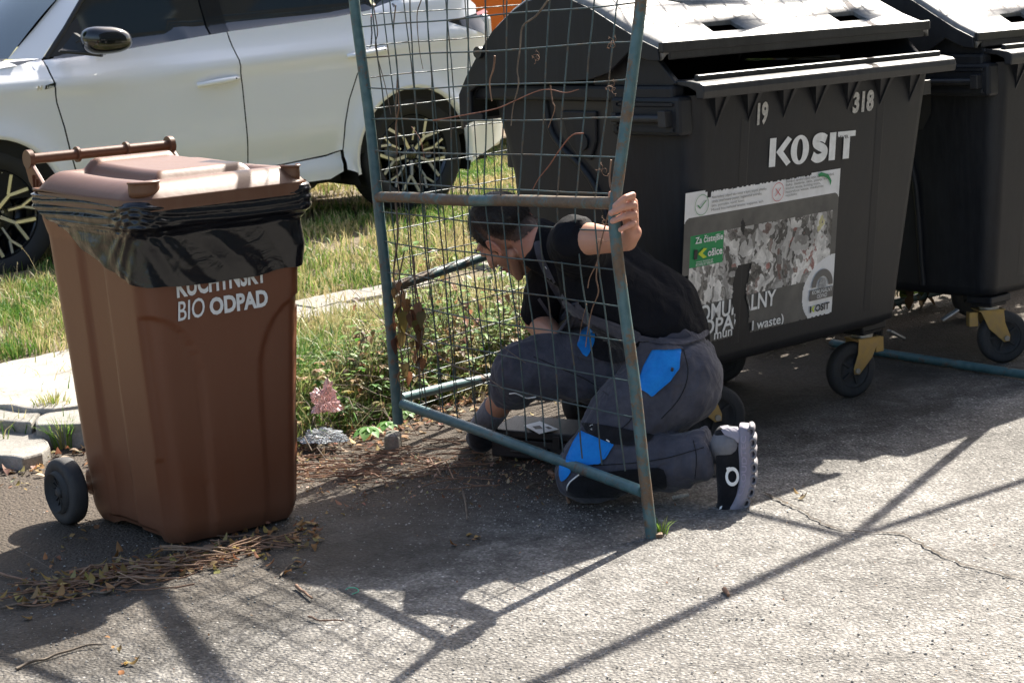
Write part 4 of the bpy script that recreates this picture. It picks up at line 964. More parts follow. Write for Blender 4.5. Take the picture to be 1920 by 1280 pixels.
# curly tendrils and shrivelled leaves, one object
tb = MB(); 
for (a, b_) in ((1150, 82), (1148, 165), (1010, 108), (1130, 320), (1132, 420), (1128, 452), (1040, 460)):
    p = GY(a, b_, -.006)
    for q in range(3):
        ph = random.uniform(0, 6.28); rr = random.uniform(.003, .011); pts = [p+V((rr*cos(ph+t*.5)*(1-t/26)+.001*t*cos(ph), .004*sin(t), rr*sin(ph+t*.5)*(1-t/26)+.0012*t*sin(ph))) for t in range(22)]
        tb.tube(pts, .0007, 4, caps=False)
tag(tb.build('vine_tendrils', M_twig, None), 'tiny curled vine tendrils knotted on the wires of the mesh', 'tendrils', kind='stuff')
lb = MB(); lb.cols = []
for (a, b_, s_) in ((756, 560, .05), (762, 590, .06), (750, 540, .04), (784, 570, .05), (788, 600, .05), (786, 630, .045), (748, 630, .05), (752, 575, .04), (790, 660, .05), (757, 690, .05), (770, 650, .04), (742, 600, .04)):
    for q in range(4): lb_c = random.choice([(.16, .085, .045), (.10, .06, .035), (.22, .13, .06), (.12, .10, .04)]); leaf(lb, GY(a+random.uniform(-8, 8), b_+random.uniform(-14, 14), -.003), s_*random.uniform(.6, 1.1), random.uniform(-1.6, -.4), random.uniform(0, 6.28), 1.2, lb_c)
o = lb.build('shrivelled_leaves', M_leafd, None, recalc=False); set_col(o, np.array(lb.cols)); tag(o, 'shrivelled brown leaves hanging on dead stems right of the hinge post', 'leaves', kind='stuff')
# ------------------------------------------------------------------ grass
def pathd(x, y):               # across the paved path 0..1 inside
    return (-(x+3.6)*dy+(y-6.62)*dx)
def grow(name, n, cond, hfun, wfun, colf, label=None, seed=1, xr=(-4.6, 3.6), yr=(6.3, 17), lean=.5):
    rs = np.random.RandomState(seed); X = rs.uniform(xr[0], xr[1], n*4); Y = yr[0]+(yr[1]-yr[0])*rs.rand(n*4)**1.6
    keep = np.abs(X) < .275*Y+.35; X, Y = X[keep], Y[keep]; vs, fs, cs = [], [], []; cnt = 0
    for x, y in zip(X, Y):
        d = cond(x, y)
        if d <= 0 or rs.rand() > d: continue
        h_ = hfun(x, y, rs); wd = wfun(y); a = rs.rand()*6.283; l_ = lean*rs.rand()*h_*(1.0); z = vz(x, y)-.004
        dx_, dy_ = cos(a), sin(a); b2 = rs.rand()*6.283; sx_, sy_ = cos(b2)*wd, sin(b2)*wd; k = len(vs)
        vs += [(x-sx_, y-sy_, z), (x+sx_, y+sy_, z), (x+dx_*l_*.35-sx_*.8, y+dy_*l_*.35-sy_*.8, z+h_*.55), (x+dx_*l_*.35+sx_*.8, y+dy_*l_*.35+sy_*.8, z+h_*.55), (x+dx_*l_, y+dy_*l_, z+h_*(1-.3*l_/h_))]
        fs += [(k, k+1, k+3), (k, k+3, k+2), (k+2, k+3, k+4)]; c = colf(x, y, rs); cs += [c]*5; cnt += 1
        if cnt >= n: break
    o = fast_obj(name, vs, fs, M_grass); set_col(o, np.array(cs)); return o
def incar(x, y):
    q = Kmi @ V((x, y, 0)); return -3.7 < q.x < .95 and .0 < q.y < 1.9
KA = .6; Kloc = V((-.56, 12.111, .156)); Kmat = Matrix.Translation(Kloc) @ Matrix.Rotation(KA, 4, 'Z') @ Matrix.Rotation(-.034, 4, 'Y'); Kmi = Kmat.inverted()
def gd(x, y):
    e = (y-edge_y(x))*.72; p = pathd(x, y); d = min(1, max(0, (e-.05)/.12))
    if -.50 < p < .02 and x > -1.5: d *= .05+.10*(noise.noise(V((x*3, y*3, 0))) > .1)
    if x < -1.35 and y < 8.0: d *= .06 if y < 8.0 and noise.noise(V((x*5, y*5, 2))) > -.1 else .04
    if incar(x, y): d *= .25
    n_ = noise.noise(V((x*1.7, y*1.7, 3)))+.6*noise.noise(V((x*5, y*5, 1)))
    return d*max(.06, min(1, .52+1.1*n_))
def gh(x, y, rs):
    n_ = noise.noise(V((x*1.4, y*1.4, 7))); h_ = .045+.05*max(0, n_+.3)+.05*rs.rand()**2
    h_ *= 1.15
    if incar(x, y): h_ *= .7
    return h_
def gc(x, y, rs):
    n_ = noise.noise(V((x*1.9, y*1.9, 11)))*1.2+noise.noise(V((x*6, y*6, 13)))*.6+(rs.rand()-.5)*1.1
    if n_ > .12: c = (.46, .39, .20)
    elif n_ > -.12: c = (.30, .30, .11)
    elif n_ > -.42: c = (.17, .26, .05)
    else: c = (.08, .18, .03)
    k = .8+.4*rs.rand(); return (c[0]*k, c[1]*k, c[2]*k)
o = grow('grass', 125000, gd, gh, lambda y: .0016+.00018*y, gc, seed=3, lean=1.0); tag(o, 'short mixed green and straw coloured grass of the verge', 'grass', kind='stuff')
def gd2(x, y):
    e = (y-edge_y(x))*.72; 
    if not (-1.15 < x < .55) or e < -.03 or -.50 < pathd(x, y) < .0: return 0
    return .9*max(.05, min(1, .6+1.2*noise.noise(V((x*4, y*4, 21)))))*math.exp(-max(0, e-.5)*1.5)
def gc2(x, y, rs): c = gc(x, y, rs); return (c[0]*.75, c[1]*.85, c[2]*.8)
o = grow('long_grass', 9000, gd2, lambda x, y, rs: .07+.15*rs.rand()**1.5, lambda y: .0026, gc2, seed=5, lean=1.6, xr=(-1.2, .6), yr=(6.5, 9.2)); tag(o, 'longer tangled grass along the foot of the mesh panels', 'grass', kind='stuff')
# tall dry stalks with seed heads
st_ = MB(); 
rs = np.random.RandomState(9)
for i in range(420):
    x, y = rs.uniform(-3.6, 2.2), rs.uniform(7.2, 13)
    if gd(x, y) < .3 or abs(x) > .3*y or incar(x, y): continue
    h_ = rs.uniform(.10, .24); z = vz(x, y); a = rs.rand()*6.28; l_ = h_*rs.uniform(.1, .5); pts = [V((x+cos(a)*l_*t*t, y+sin(a)*l_*t*t, z+h_*t)) for t in (0, .4, .75, 1)]
    st_.tube(pts, [.0012, .001, .0009, .0007], 4, caps=False); st_.tube([pts[-1]-V((0, 0, .012)), pts[-1]], [.0025, .0012], 4)
tag(st_.build('dry_stalks', mat('straw', (.42, .34, .18), .8, var=(.55, .46, .27), vscale=5), None, recalc=False), 'dry straw stalks with seed heads sticking out of the grass', 'grass', kind='stuff')
# tufts in the kerb joints
def tuft(px, py, n_, h_, label, z=.0, spread=.035, colr=((.12, .25, .03), (.2, .32, .06), (.35, .38, .12))):
    c = G(px, py, z); vs, fs, cs = [], [], []
    for i in range(n_):
        a = random.uniform(0, 6.28); r_ = random.random()*spread; x, y = c.x+cos(a)*r_, c.y+sin(a)*r_; hh_ = h_*random.uniform(.5, 1.1); l_ = hh_*random.uniform(.1, .8); wd = .0017; b2 = random.uniform(0, 3.14)
        k = len(vs); pr_ = [(0, wd), (.45, wd*.85), (.8, wd*.6), (1, 0)]
        for t, w_ in pr_: m_ = V((x+cos(a)*l_*t*t, y+sin(a)*l_*t*t, c.z+hh_*t*(1-.25*t*l_/hh_))); s_ = V((cos(b2)*w_, sin(b2)*w_, 0)); vs += [m_-s_, m_+s_]
        fs += [(k+2*j, k+2*j+1, k+2*j+3, k+2*j+2) for j in range(3)]; cs += [random.choice(colr)]*8
    o = mesh_obj('grass_tuft', vs, fs, M_grass); set_col(o, np.array(cs)); tag(o, label, 'grass tuft'); return o
tuft(122, 838, 150, .12, 'bright green grass tuft growing beside the wheel of the brown bin', .0, .04)
tuft(100, 756, 110, .045, 'low yellowish grass tuft on the pale kerb slab', .10, .07, ((.3, .3, .08), (.4, .36, .15), (.2, .3, .06)))
tuft(1240, 1000, 36, .055, 'small green weed at the foot of the rusty gate post', 0, .02)
# leafy weeds (five fingered creeper leaves) at the foot of the fence
def weeds(name, spots, size, cols, label, cat, n_leaf=5, kind='stuff', zf=None, upf=(-.2, .7)):
    b = MB(); b.cols = []
    for (x, y, z) in spots:
        a0 = random.uniform(0, 6.28); col = random.choice(cols); s_ = size*random.uniform(.6, 1.2); ht = random.uniform(*upf)*.10
        c = V((x, y, z+max(.01, ht)))
        for q in range(n_leaf): leaf(b, c, s_*(1-.15*abs(q-(n_leaf-1)/2)), random.uniform(-.35, .25), a0+(q-(n_leaf-1)/2)*.75, .5, col)
        b.tube([V((x, y, z)), c], .0012, 3, caps=False); b.cols += [(.15, .2, .06)]*6
    o = b.build(name, M_leafg, None, recalc=False); set_col(o, np.array(b.cols)); tag(o, label, cat, kind=kind); return o
rs = random.Random(5); sp = []
for i in range(1000):
    x = rs.uniform(-.85, .40); y = edge_y(x)+abs(rs.gauss(.0, .42))-.02; sp.append((x, y, max(0, vz(x, y))+rs.uniform(0, .02)+.11*rs.random()**2*math.exp(-abs(y-edge_y(x)-.15)*2)))
GRN = [(.10, .20, .035), (.16, .27, .045), (.22, .30, .06), (.07, .14, .03), (.28, .22, .07), (.24, .15, .07), (.34, .25, .12)]
weeds('creeper_leaves', sp, .036, GRN, 'green creeper and weed leaves growing along the foot of the mesh panels', 'creeper')
sp = [(x, y, vz(x, y)) for x, y in [(rs.uniform(-3, 2), rs.uniform(8, 12.5)) for i in range(500)] if gd(x, y) > .35 and abs(x) < .3*y and not incar(x, y)]
weeds('broadleaf_weeds', sp, .03, GRN[:3], 'small broad leaved weeds scattered through the grass', 'weeds', 4)
for (px, py, s_, lab) in ((690, 800, .075, 'five fingered green creeper leaf low beside the pink bag'), (640, 752, .06, 'green creeper leaf above the pink plastic bag'), (725, 790, .055, 'green creeper leaf at the foot of the hinge post'), (560, 772, .05, 'green leaf at the right edge of the brown bin'), (760, 770, .05, 'green leaf where the bottom tube meets the hinge post')):
    b = MB(); b.cols = []; c = G(px, py, .09); a0 = random.uniform(3.6, 5.2)
    for q in range(5): leaf(b, c, s_*(1-.12*abs(q-2)), -.25, a0+(q-2)*.8, .4, (.13, .27, .05))
    o = b.build('creeper_leaf', M_leafg, None, recalc=False); set_col(o, np.array(b.cols)); tag(o, lab, 'leaf')
# tall weeds and dead stems crowding the foot of the panels
b = MB(); b.cols = []; bs = MB()
for i in range(260):
    x = rs.uniform(-.62, .42); y = edge_y(x)+rs.uniform(-.05, .75); h_ = (rs.uniform(.14, .50) if -.42 < x < .12 else rs.uniform(.10, .24)); a = rs.uniform(0, 6.28); l_ = h_*rs.uniform(.1, .6); z = max(0, vz(x, y)); dead = rs.random() < .4
    pts = [V((x+cos(a)*l_*t*t, y+sin(a)*l_*t*t, z+h_*t)) for t in (0, .3, .6, .85, 1)]; bs.tube(pts, [.0022, .002, .0016, .0012, .0008], 4, caps=False)
    for q in range(rs.randint(5, 11)):
        t = rs.uniform(.15, 1); p = pts[0].lerp(pts[-1], t); col = rs.choice([(.24, .14, .07), (.15, .09, .05), (.32, .22, .11)]) if dead else rs.choice([(.12, .23, .04), (.18, .29, .06), (.25, .32, .09)])
        leaf(b, p, rs.uniform(.02, .045), rs.uniform(-.9 if dead else -.3, .4), rs.uniform(0, 6.28), .8 if dead else .4, col)
o = b.build('weed_leaves', M_leafg, None, recalc=False); set_col(o, np.array(b.cols)); tag(o, 'leaves of the tall half dead weeds behind the bent mesh panel', 'weeds', kind='stuff')
tag(bs.build('weed_stems', M_twigd, None, recalc=False), 'upright stems of the tall half dead weeds behind the bent mesh panel', 'weeds', kind='stuff')
# stems sprawling over the verge edge
b = MB()
for i in range(170):
    x = rs.uniform(-.9, .35); y = edge_y(x)+rs.uniform(-.15, .6); a = rs.uniform(0, 6.28); l_ = rs.uniform(.15, .5); z = vz(x, y)+.01; pts = [V((x+cos(a)*l_*t+.03*noise.noise(V((i, t*2, 0))), y+sin(a)*l_*t*.6, max(z, .01)+.10*sin(pi*t)*rs.uniform(.2, 1)+.03*noise.noise(V((i, 0, t*3))))) for t in np.linspace(0, 1, 7)]
    b.tube(pts, .0018, 4, caps=False)
tag(b.build('sprawling_stems', M_twigd, None, recalc=False), 'dry creeper runners sprawling over the edge of the verge', 'stems', kind='stuff')
# ------------------------------------------------------------------ litter of leaves and twigs
def litter(name, spots, label, cols, smin=.015, smax=.04, cat='leaf litter'):
    b = MB(); b.cols = []
    for (x, y, z) in spots: leaf(b, V((x, y, z+random.uniform(.001, .012))), random.uniform(smin, smax), random.uniform(-.25, .35), random.uniform(0, 6.28), random.uniform(.3, 1.4)*random.choice((-1, 1)), random.choice(cols))
    o = b.build(name, M_leafd, None, recalc=False); set_col(o, np.array(b.cols)); tag(o, label, cat, kind='stuff'); return o
BRNS = [(.22, .12, .06), (.32, .20, .10), (.14, .075, .04), (.42, .30, .18), (.10, .06, .035), (.36, .22, .12), (.5, .42, .28)]
sp = []
while len(sp) < 1500:
    x = rs.uniform(-1.9, 1.0); e = edge_y(x); y = e+rs.gauss(-.10, .17); c = -.77 < x < -.0
    if not (-.03 < x+.75 < 1.2) and rs.random() > .5: continue
    sp.append((x, y, max(.002, vz(x, y))))
litter('leaf_litter', sp, 'brown dead leaf litter along the edge of the verge', BRNS)
sp = []
for i in range(430):
    t = rs.random(); p = G(30+560*t+rs.gauss(0, 25), 1125-125*t+rs.gauss(0, 14)); sp.append((p.x, p.y, .003))
litter('leaf_litter', sp, 'dry ochre leaves heaped among the twigs before the brown bin', [(.30, .19, .07), (.38, .26, .10), (.22, .13, .05), (.32, .21, .10), (.22, .11, .05)], .012, .036)
sp = []
for i in range(700):
    p = G(rs.uniform(540, 1060), 860+abs(rs.gauss(0, 40))); sp.append((p.x, p.y, .002))
litter('leaf_crumbs', sp, 'crumbled leaf bits on the dark asphalt below the mesh panel', BRNS, .006, .018)
sp = [(p.x, p.y, .001) for p in [G(rs.uniform(0, 1920), rs.uniform(880, 1280)) for i in range(120)]]
litter('leaf_crumbs', sp, 'small leaf specks scattered over the open asphalt', BRNS[:3], .004, .010)
def twig(pp, r_, m_, label, group=None, z=.008, cat='twig'):
    pts = catmull([G(a, b_, z) for a, b_ in pp], 5); pts = [p+V((0, 0, .004*noise.noise(p*30))) for p in pts]
    o = MB().tube(pts, [r_*(1-.45*i/len(pts)) for i in range(len(pts))], 6).build('twig', m_, None); tag(o, label, cat, group); return o
TG = 'dry twigs lying on the asphalt'
twig([(30, 1252), (60, 1240), (100, 1228), (150, 1212), (192, 1206)], .004, M_twigd, 'grey bent stick lying alone in the lower left corner', TG)
twig([(0, 1075), (70, 1092), (140, 1098), (98, 1092)], .004, M_twig, 'brown stick at the left edge before the bin wheel', TG)
twig([(0, 1140), (60, 1128), (110, 1122), (160, 1110), (205, 1108), (225, 1085), (258, 1075), (262, 1055)], .0045, M_twigd, 'long forked pale twig running along the leaf heap', TG)
twig([(258, 1080), (300, 1078), (320, 1074)], .004, M_twigd, 'short straight pale twig in front of the bin', TG)
twig([(555, 1098), (568, 1108), (585, 1122)], .005, M_twig, 'short thick brown twig on the sunlit asphalt before the bin', TG)
twig([(578, 1155), (600, 1162), (645, 1163)], .003, M_twig, 'thin curved twig on the sunlit asphalt', TG)
twig([(525, 1078), (540, 1062), (550, 1054)], .003, M_twigd, 'thin pale twig at the border of the bin shadow', TG)
twig([(868, 922), (873, 945), (876, 975)], .004, M_twigd, 'upright looking dark twig left of the bottom tube', TG)
twig([(1030, 885), (1048, 895), (1060, 920), (1066, 940)], .008, M_twig, 'thick bent brown root piece under the kneeling knee', TG)
twig([(988, 912), (1010, 905), (1000, 908)], .005, M_twigd, 'pale wood chip in front of the black tool case', TG)
twig([(685, 920), (705, 914), (720, 908)], .004, M_twigd, 'pale wood splinter on the dark asphalt', TG)
twig([(1358, 1103), (1366, 1114)], .007, M_twig, 'single brown pod on the open asphalt', TG)
b = MB()
for i in range(75):
    t = rs.random(); c = G(60+460*t+rs.gauss(0, 20), 1115-100*t+rs.gauss(0, 11), .006); a = .25+rs.gauss(0, .35); l_ = rs.uniform(.05, .28)
    b.tube([c+V((cos(a)*l_*(q-.5), sin(a)*l_*(q-.5), .008*abs(noise.noise(V((i, q*3, 0))))+.01*rs.random())) + V((.01*noise.noise(V((i, q*3, 5))), .01*noise.noise(V((i, q*3, 9))), 0)) for q in (0, .25, .5, .75, 1)], rs.uniform(.0012, .0028), 5, caps=False)
tag(b.build('twig_heap', M_twig, None, recalc=False), 'heap of reddish dry twigs in front of the brown bin', 'twigs', kind='stuff')
b = MB()
for i in range(15):
    t = rs.random(); c = G(60+440*t+rs.gauss(0, 20), 1112-95*t+rs.gauss(0, 12), .012); a = .3+rs.gauss(0, .7); l_ = rs.uniform(.05, .22)
    b.tube([c+V((cos(a)*l_*(q-.5), sin(a)*l_*(q-.5), .006+.01*rs.random()))+V((.012*noise.noise(V((i, q*3, 15))), .012*noise.noise(V((i, q*3, 19))), 0)) for q in (0, .25, .5, .75, 1)], rs.uniform(.0016, .003), 5, caps=False)
tag(b.build('twig_heap', mat('pale_dry_twig', (.33, .23, .15), .8, var=(.24, .13, .08), vscale=25), None, recalc=False), 'paler straw coloured twigs on top of the heap before the brown bin', 'twigs', kind='stuff')
sp = [(p.x, p.y, .002) for p in [G(a+rs.gauss(0, 16), c+rs.gauss(0, 9)) for a, c in ((165, 985), (100, 1058), (130, 1015), (215, 1068), (60, 1080), (40, 920), (60, 880), (70, 870), (240, 1245), (215, 1222), (1505, 930), (880, 1010), (650, 960), (560, 1065))for k in range(rs.randint(3, 8))]]
litter('leaf_clumps', sp, 'scattered clumps of crumpled ochre leaves round the brown bin', [(.30, .19, .07), (.36, .22, .10), (.34, .24, .13), (.20, .11, .05)], .012, .032)
b = MB()
for i in range(150):
    c = G(rs.uniform(540, 900), 868+rs.gauss(0, 22), .008); a = rs.gauss(-.1, .5); l_ = rs.uniform(.04, .22)
    b.tube([c+V((cos(a)*l_*(q-.5), sin(a)*l_*(q-.5), .01*rs.random())) for q in (0, .3, .65, 1)], rs.uniform(.001, .0026), 5, caps=False)
tag(b.build('twig_heap', M_twig, None, recalc=False), 'thin twigs strewn along the foot of the verge right of the bin', 'twigs', kind='stuff')
# gravel grains
gv = MB(); 
ico = bmesh.new(); bmesh.ops.create_icosphere(ico, subdivisions=1, radius=1); iv = np.array([v.co for v in ico.verts]); iff = np.array([[v.index for v in f.verts] for f in ico.faces]); ico.free()
vs, fs = [], []
nr = np.random.RandomState(4)
for i in range(5500):
    p = G(nr.uniform(-20, 1940), 800+480*nr.rand()) if i > 1500 else G(nr.uniform(500, 1150), 880+120*nr.rand()**1.5)
    r_ = .0011+.0032*nr.rand()**3.5; s_ = iv*np.array([r_, r_*(.6+.5*nr.rand()), r_*.6]); s_ = s_+nr.uniform(-.15, .15, s_.shape)*r_; fs.append(iff+len(vs)*12); vs.append(s_+np.array([p.x, p.y, r_*.3]))
o = fast_obj('gravel', np.concatenate(vs), np.concatenate(fs), mat('pale_grit', (.20, .19, .17), .85, var=(.50, .47, .43), vscale=18)); tag(o, 'pale grit lying loose on the asphalt', 'gravel', kind='stuff')
# plastic rubbish
def crumple(name, c, sx, sy, sz, m_, seed, label, cat):
    bm = bmesh.new(); bmesh.ops.create_icosphere(bm, subdivisions=5, radius=1)
    for v in bm.verts:
        p = v.co.copy(); n_ = noise.noise(p*1.3+V((seed, 0, 0)))*.5+abs(noise.noise(p*3.1+V((0, seed, 0))))*.55+abs(noise.noise(p*8+V((0, 0, seed))))*.22
        p *= (.55+n_); v.co = V((p.x*sx, p.y*sy, max(-.2, p.z)*sz))
    me = bpy.data.meshes.new(name); bm.to_mesh(me); bm.free(); o = bpy.data.objects.new(name, me); COL.objects.link(o); me.materials.append(m_); me.polygons.foreach_set('use_smooth', [False]*len(me.polygons)); o.location = c; tag(o, label, cat); return o
M_pink = mat('pink_film', (.78, .55, .53), .25, trans=.5, spec=.6); M_clear = mat('clear_film', (.8, .84, .87), .12, trans=.75, spec=.8, ior=1.2)
crumple('plastic_bag', G(612, 775, .10)+V((0, 0, .03)), .062, .055, .085, M_pink, 3, 'crumpled pink translucent plastic bag at the edge of the grass', 'plastic bag')
crumple('plastic_film', G(603, 828, .03)+V((0, 0, .012)), .09, .06, .035, M_clear, 8, 'crumpled clear plastic film below the pink bag', 'plastic film')
o = MB().tube(catmull([G(648, 1105, .004), G(655, 1101, .010), G(668, 1102, .012), G(672, 1108, .006), G(660, 1113, .004)], 6), .0012, 6).build('plastic_string', mat('green_plastic', (.05, .5, .3), .4), None); tag(o, 'small curl of green plastic string on the sunlit asphalt', 'string')
o = MB().tube([G(-20, 1008, .01), G(30, 1030, .02), G(70, 1050, .018), G(125, 1083, .004)], .0008, 4).build('dry_stalk', M_twigd, None); tag(o, 'thin straight dry stalk crossing the shadow at the left edge', 'stalk')
# ------------------------------------------------------------------ white car
car = bpy.data.objects.new('parked_car', None); COL.objects.link(car); Kmat = Matrix.Translation(V((sin(KA), -cos(KA), 0))*.05) @ Kmat; Kmi = Kmat.inverted(); car.matrix_world = Kmat
tag(car, 'white parked suv with black door mirror and two tone spoked wheels, standing on the grass', 'car')
def cpx(px, py, w_=0.0):
    d = ray(px, py); o = Kmi @ V((0, 0, H)); d2 = Kmi.to_3x3() @ d; t = (w_-o.y)/d2.y; q = o+d2*t; return q.x, q.z
def carp(o): o.parent = car; return o
sst = lambda t: (lambda q: q*q*(3-2*q))(max(0, min(1, t)))
def belt(u): return interp(u, [-2.3, -1.82, -1.14, -.42, 0, .5], [1.145, 1.165, 1.208, 1.232, 1.27, 1.32])
def cw_(u, z):
    w = .0; b = belt(u)
    w += .085*sst((z-.99)/(b-.97))                                   # shoulder
    if z > b: w += .035+.42*(z-b)
    w += .045*sst((.62-z)/.30)*(1 if -2.2 < u < -.5 else .5)          # tuck above the sill
    if -2.25 < u < -.45: w -= .04*sst((.43-z)/.08)
    # rising crease from the front handle to the rear, falling crease on the front door
    zc = .985+.02*(u+1.4); k = sst((u+1.75)/.5)
    if u > -1.8: w -= .022*k*math.exp(-((z-zc-.04)/.045)**2)
    zc2 = 1.03+.05*(u+2.3)*-1; k2 = sst((-1.7-u)/.6)
    w -= .02*k2*math.exp(-((z-zc2)/.04)**2)
    for cx in (0, -2.68):
        r_ = math.hypot(u-cx, z-.36); w -= .04*math.exp(-((r_-.41)/.07)**2)*(1 if z > .2 else 0)
    if u > .35: w += ((u-.35)/.5)**2*.22
    if u < -3.1: w += ((-3.1-u)/.4)**2*.2
    return w
def cfn(u, z): return V((u, cw_(u, z), z))
def arcpts(cx, r_, a0, a1, n=26, rz=None): return [(cx+r_*cos(radians(a0+(a1-a0)*i/n)), .36+(rz or r_)*sin(radians(a0+(a1-a0)*i/n))) for i in range(n+1)]
g_ = .004
def panel(nm, ol, m_=M_white, step=.035, off=0): return carp(cdt_sheet(ol, step, lambda a, c: cfn(a, c)+V((0, off, 0)), nm, m_, None))
panel('front_fender', [(-3.45, 1.02), (-3.45, .40)]+arcpts(-2.68, .405, 180, 4, rz=.41)+[(-2.27, .33), (-2.19, .33), (-2.175, .42), (-2.215, .62), (-2.235, .78), (-2.262, .92), (-2.268, 1.157), (-2.45, 1.135), (-3.0, 1.09)])
panel('front_door', [(-2.262+g_, 1.15), (-2.258+g_, .92), (-2.23+g_, .78), (-2.21+g_, .62), (-2.17+g_, .43), (-1.127-g_, .40), (-1.127-g_, .5), (-1.125-g_, .9), (-1.135-g_, 1.08), (-1.146-g_, 1.206), (-1.82, 1.163)])
panel('rear_door', [(-1.127+g_, .40), (-.60, .43), (-.50, .45), (-.475, .60), (-.43, .74), (-.36, .88), (-.27, 1.02), (-.21, 1.12), (-.17, 1.252), (-.42, 1.231), (-1.146+g_, 1.207), (-1.135+g_, 1.08), (-1.125+g_, .9), (-1.127+g_, .5)])
panel('rear_quarter', [(-.50+g_, .33), (-.42, .30)]+arcpts(0, .41, 188, -14, rz=.415)+[(.55, .30), (.78, .36), (.82, .7), (.80, 1.0), (.66, 1.02), (.34, 1.14), (.60, 1.17), (.62, 1.22), (.52, 1.30), (.2, 1.40), (.05, 1.30), (-.16, 1.256), (-.205+g_, 1.12), (-.265+g_, 1.02), (-.355+g_, .88), (-.425+g_, .74), (-.47+g_, .60), (-.497+g_, .45)])
panel('sill', [(-2.165, .41), (-2.17, .33), (-2.1, .30), (-.60, .285), (-.51, .32), (-.505, .44), (-.60, .42), (-1.127, .392)])
# dark backing behind the gaps, wheel wells, floor
carp(cdt_sheet([(-3.4, .45), (-3.4, 1.0), (-2.3, 1.12), (-1.1, 1.17), (.5, 1.24), (.7, .6), (.5, .45), (-.55, .40), (-.5, .75), (.0, .80), (-.45, .80), (-.56, .36), (-2.15, .36), (-2.2, .8), (-2.68, .82), (-3.2, .75)][:8]+[(-.5, .42), (-2.2, .42)], .15, lambda a, c: cfn(a, c)+V((0, .02, 0)), 'inner_panel', M_gap, None))
b = MB(); b.box(-3.3, .7, .25, 1.6, .24, .34); b.box(-2.2, -.5, .06, 1.8, .26, .36); carp(b.build('underbody', M_gap, None))
for cx in (0, -2.68):
    b = MB(); ar = arcpts(cx, .42, 200, -20, rz=.425); b.add([V((a, w_, c)) for w_ in (.0, .5) for a, c in ar], [(i, i+1, len(ar)+i+1, len(ar)+i) for i in range(len(ar)-1)], True)
    b.add([V((a, .5, c)) for a, c in ar], [tuple(range(len(ar)))]); carp(b.build('wheel_well', M_gap, None))
    b = MB(); ar0, ar1 = arcpts(cx, .402, 190, -12, rz=.408), arcpts(cx, .425, 190, -12, rz=.43)
    b.add([cfn(a, c)+V((0, -.004, 0)) for a, c in ar1]+[cfn(a, c)+V((0, -.002, 0)) for a, c in ar0]+[cfn(a, c)+V((0, .05, 0)) for a, c in ar0], [(k*len(ar0)+i, k*len(ar0)+i+1, (k+1)*len(ar0)+i+1, (k+1)*len(ar0)+i) for k in (0, 1) for i in range(len(ar0)-1)], True); carp(b.build('arch_trim', M_white, None))
# windows, pillars, roof
def win(nm, ol, m_=M_glass, off=.016): return panel(nm, ol, m_, .06, off)
win('window', [(-2.22, 1.13), (-1.82, 1.14), (-1.235, 1.18), (-1.235, 1.60), (-1.72, 1.60), (-1.93, 1.46)])
win('window', [(-1.12, 1.19), (-.42, 1.21), (-.13, 1.235), (-.13, 1.56), (-.45, 1.61), (-1.12, 1.62)]); win('window', [(-.10, 1.235), (.06, 1.27), (.27, 1.42), (.02, 1.52), (-.10, 1.56)])
win('door_pillar', [(-1.24, 1.18), (-1.12, 1.18), (-1.12, 1.63), (-1.24, 1.63)], M_gloss, .004)
b = MB(); ln = [(-2.262, 1.152), (-1.82, 1.170), (-1.14, 1.213), (-.42, 1.238), (-.1, 1.262), (.06, 1.288)]
b.tube([cfn(a, c)+V((0, .035, .004)) for a, c in ln], .011, 8); carp(b.build('window_trim', M_trim, None))
b = MB(); b.tube([cfn(a, c)+V((0, .008, 0)) for a, c in ((-2.24, 1.155), (-2.1, 1.29), (-1.95, 1.445), (-1.74, 1.61), (-1.2, 1.66), (-.5, 1.64))], .014, 8); carp(b.build('window_frame', M_trim, None))
win('mirror_triangle', [(-2.245, 1.162), (-1.98, 1.175), (-2.0, 1.36), (-2.06, 1.32)], M_trim, .003)
def wedge(a, c): return cfn(a, c)
b = MB(); A_in = [(-2.262, 1.158), (-2.1, 1.31), (-1.95, 1.458), (-1.72, 1.62), (-1.2, 1.675), (-.4, 1.65), (.25, 1.45)]
inn = [cfn(a, c) for a, c in A_in]; out = [V((-2.44, .17, 1.172)), V((-2.24, .25, 1.32)), V((-2.06, .31, 1.465)), V((-1.80, .38, 1.64)), V((-1.3, .42, 1.72)), V((-.4, .42, 1.70)), V((.4, .42, 1.50))]
b.add(inn+out, [(i, i+1, len(inn)+i+1, len(inn)+i) for i in range(len(inn)-1)], True); carp(b.build('roof_pillar', M_white, None))
b = MB(); b.add([V((-1.80, .38, 1.64)), V((-1.3, .42, 1.72)), V((-.4, .42, 1.70)), V((.4, .42, 1.50)), V((-1.80, 1.48, 1.64)), V((-1.3, 1.44, 1.72)), V((-.4, 1.44, 1.70)), V((.4, 1.44, 1.50))], [(0, 1, 5, 4), (1, 2, 6, 5), (2, 3, 7, 6)], True); carp(b.build('roof', M_white, None))
b = MB(); n_ = 12; vs = []
for j in range(n_+1):
    t = j/n_; a, c = V((-2.44, .17, 1.172)).lerp(V((-1.80, .38, 1.64)), t), V((-2.44, 1.69, 1.172)).lerp(V((-1.80, 1.48, 1.64)), t)
    for i in range(n_+1): s_ = i/n_; p = a.lerp(c, s_); vs.append(p+V((-.16*sin(pi*s_), 0, .03*sin(pi*s_)+.03*sin(pi*t))))
b.add(vs, [(j*(n_+1)+i, j*(n_+1)+i+1, (j+1)*(n_+1)+i+1, (j+1)*(n_+1)+i) for j in range(n_) for i in range(n_)], True); carp(b.build('windscreen', M_wsg, None))
b = MB(); vs = []
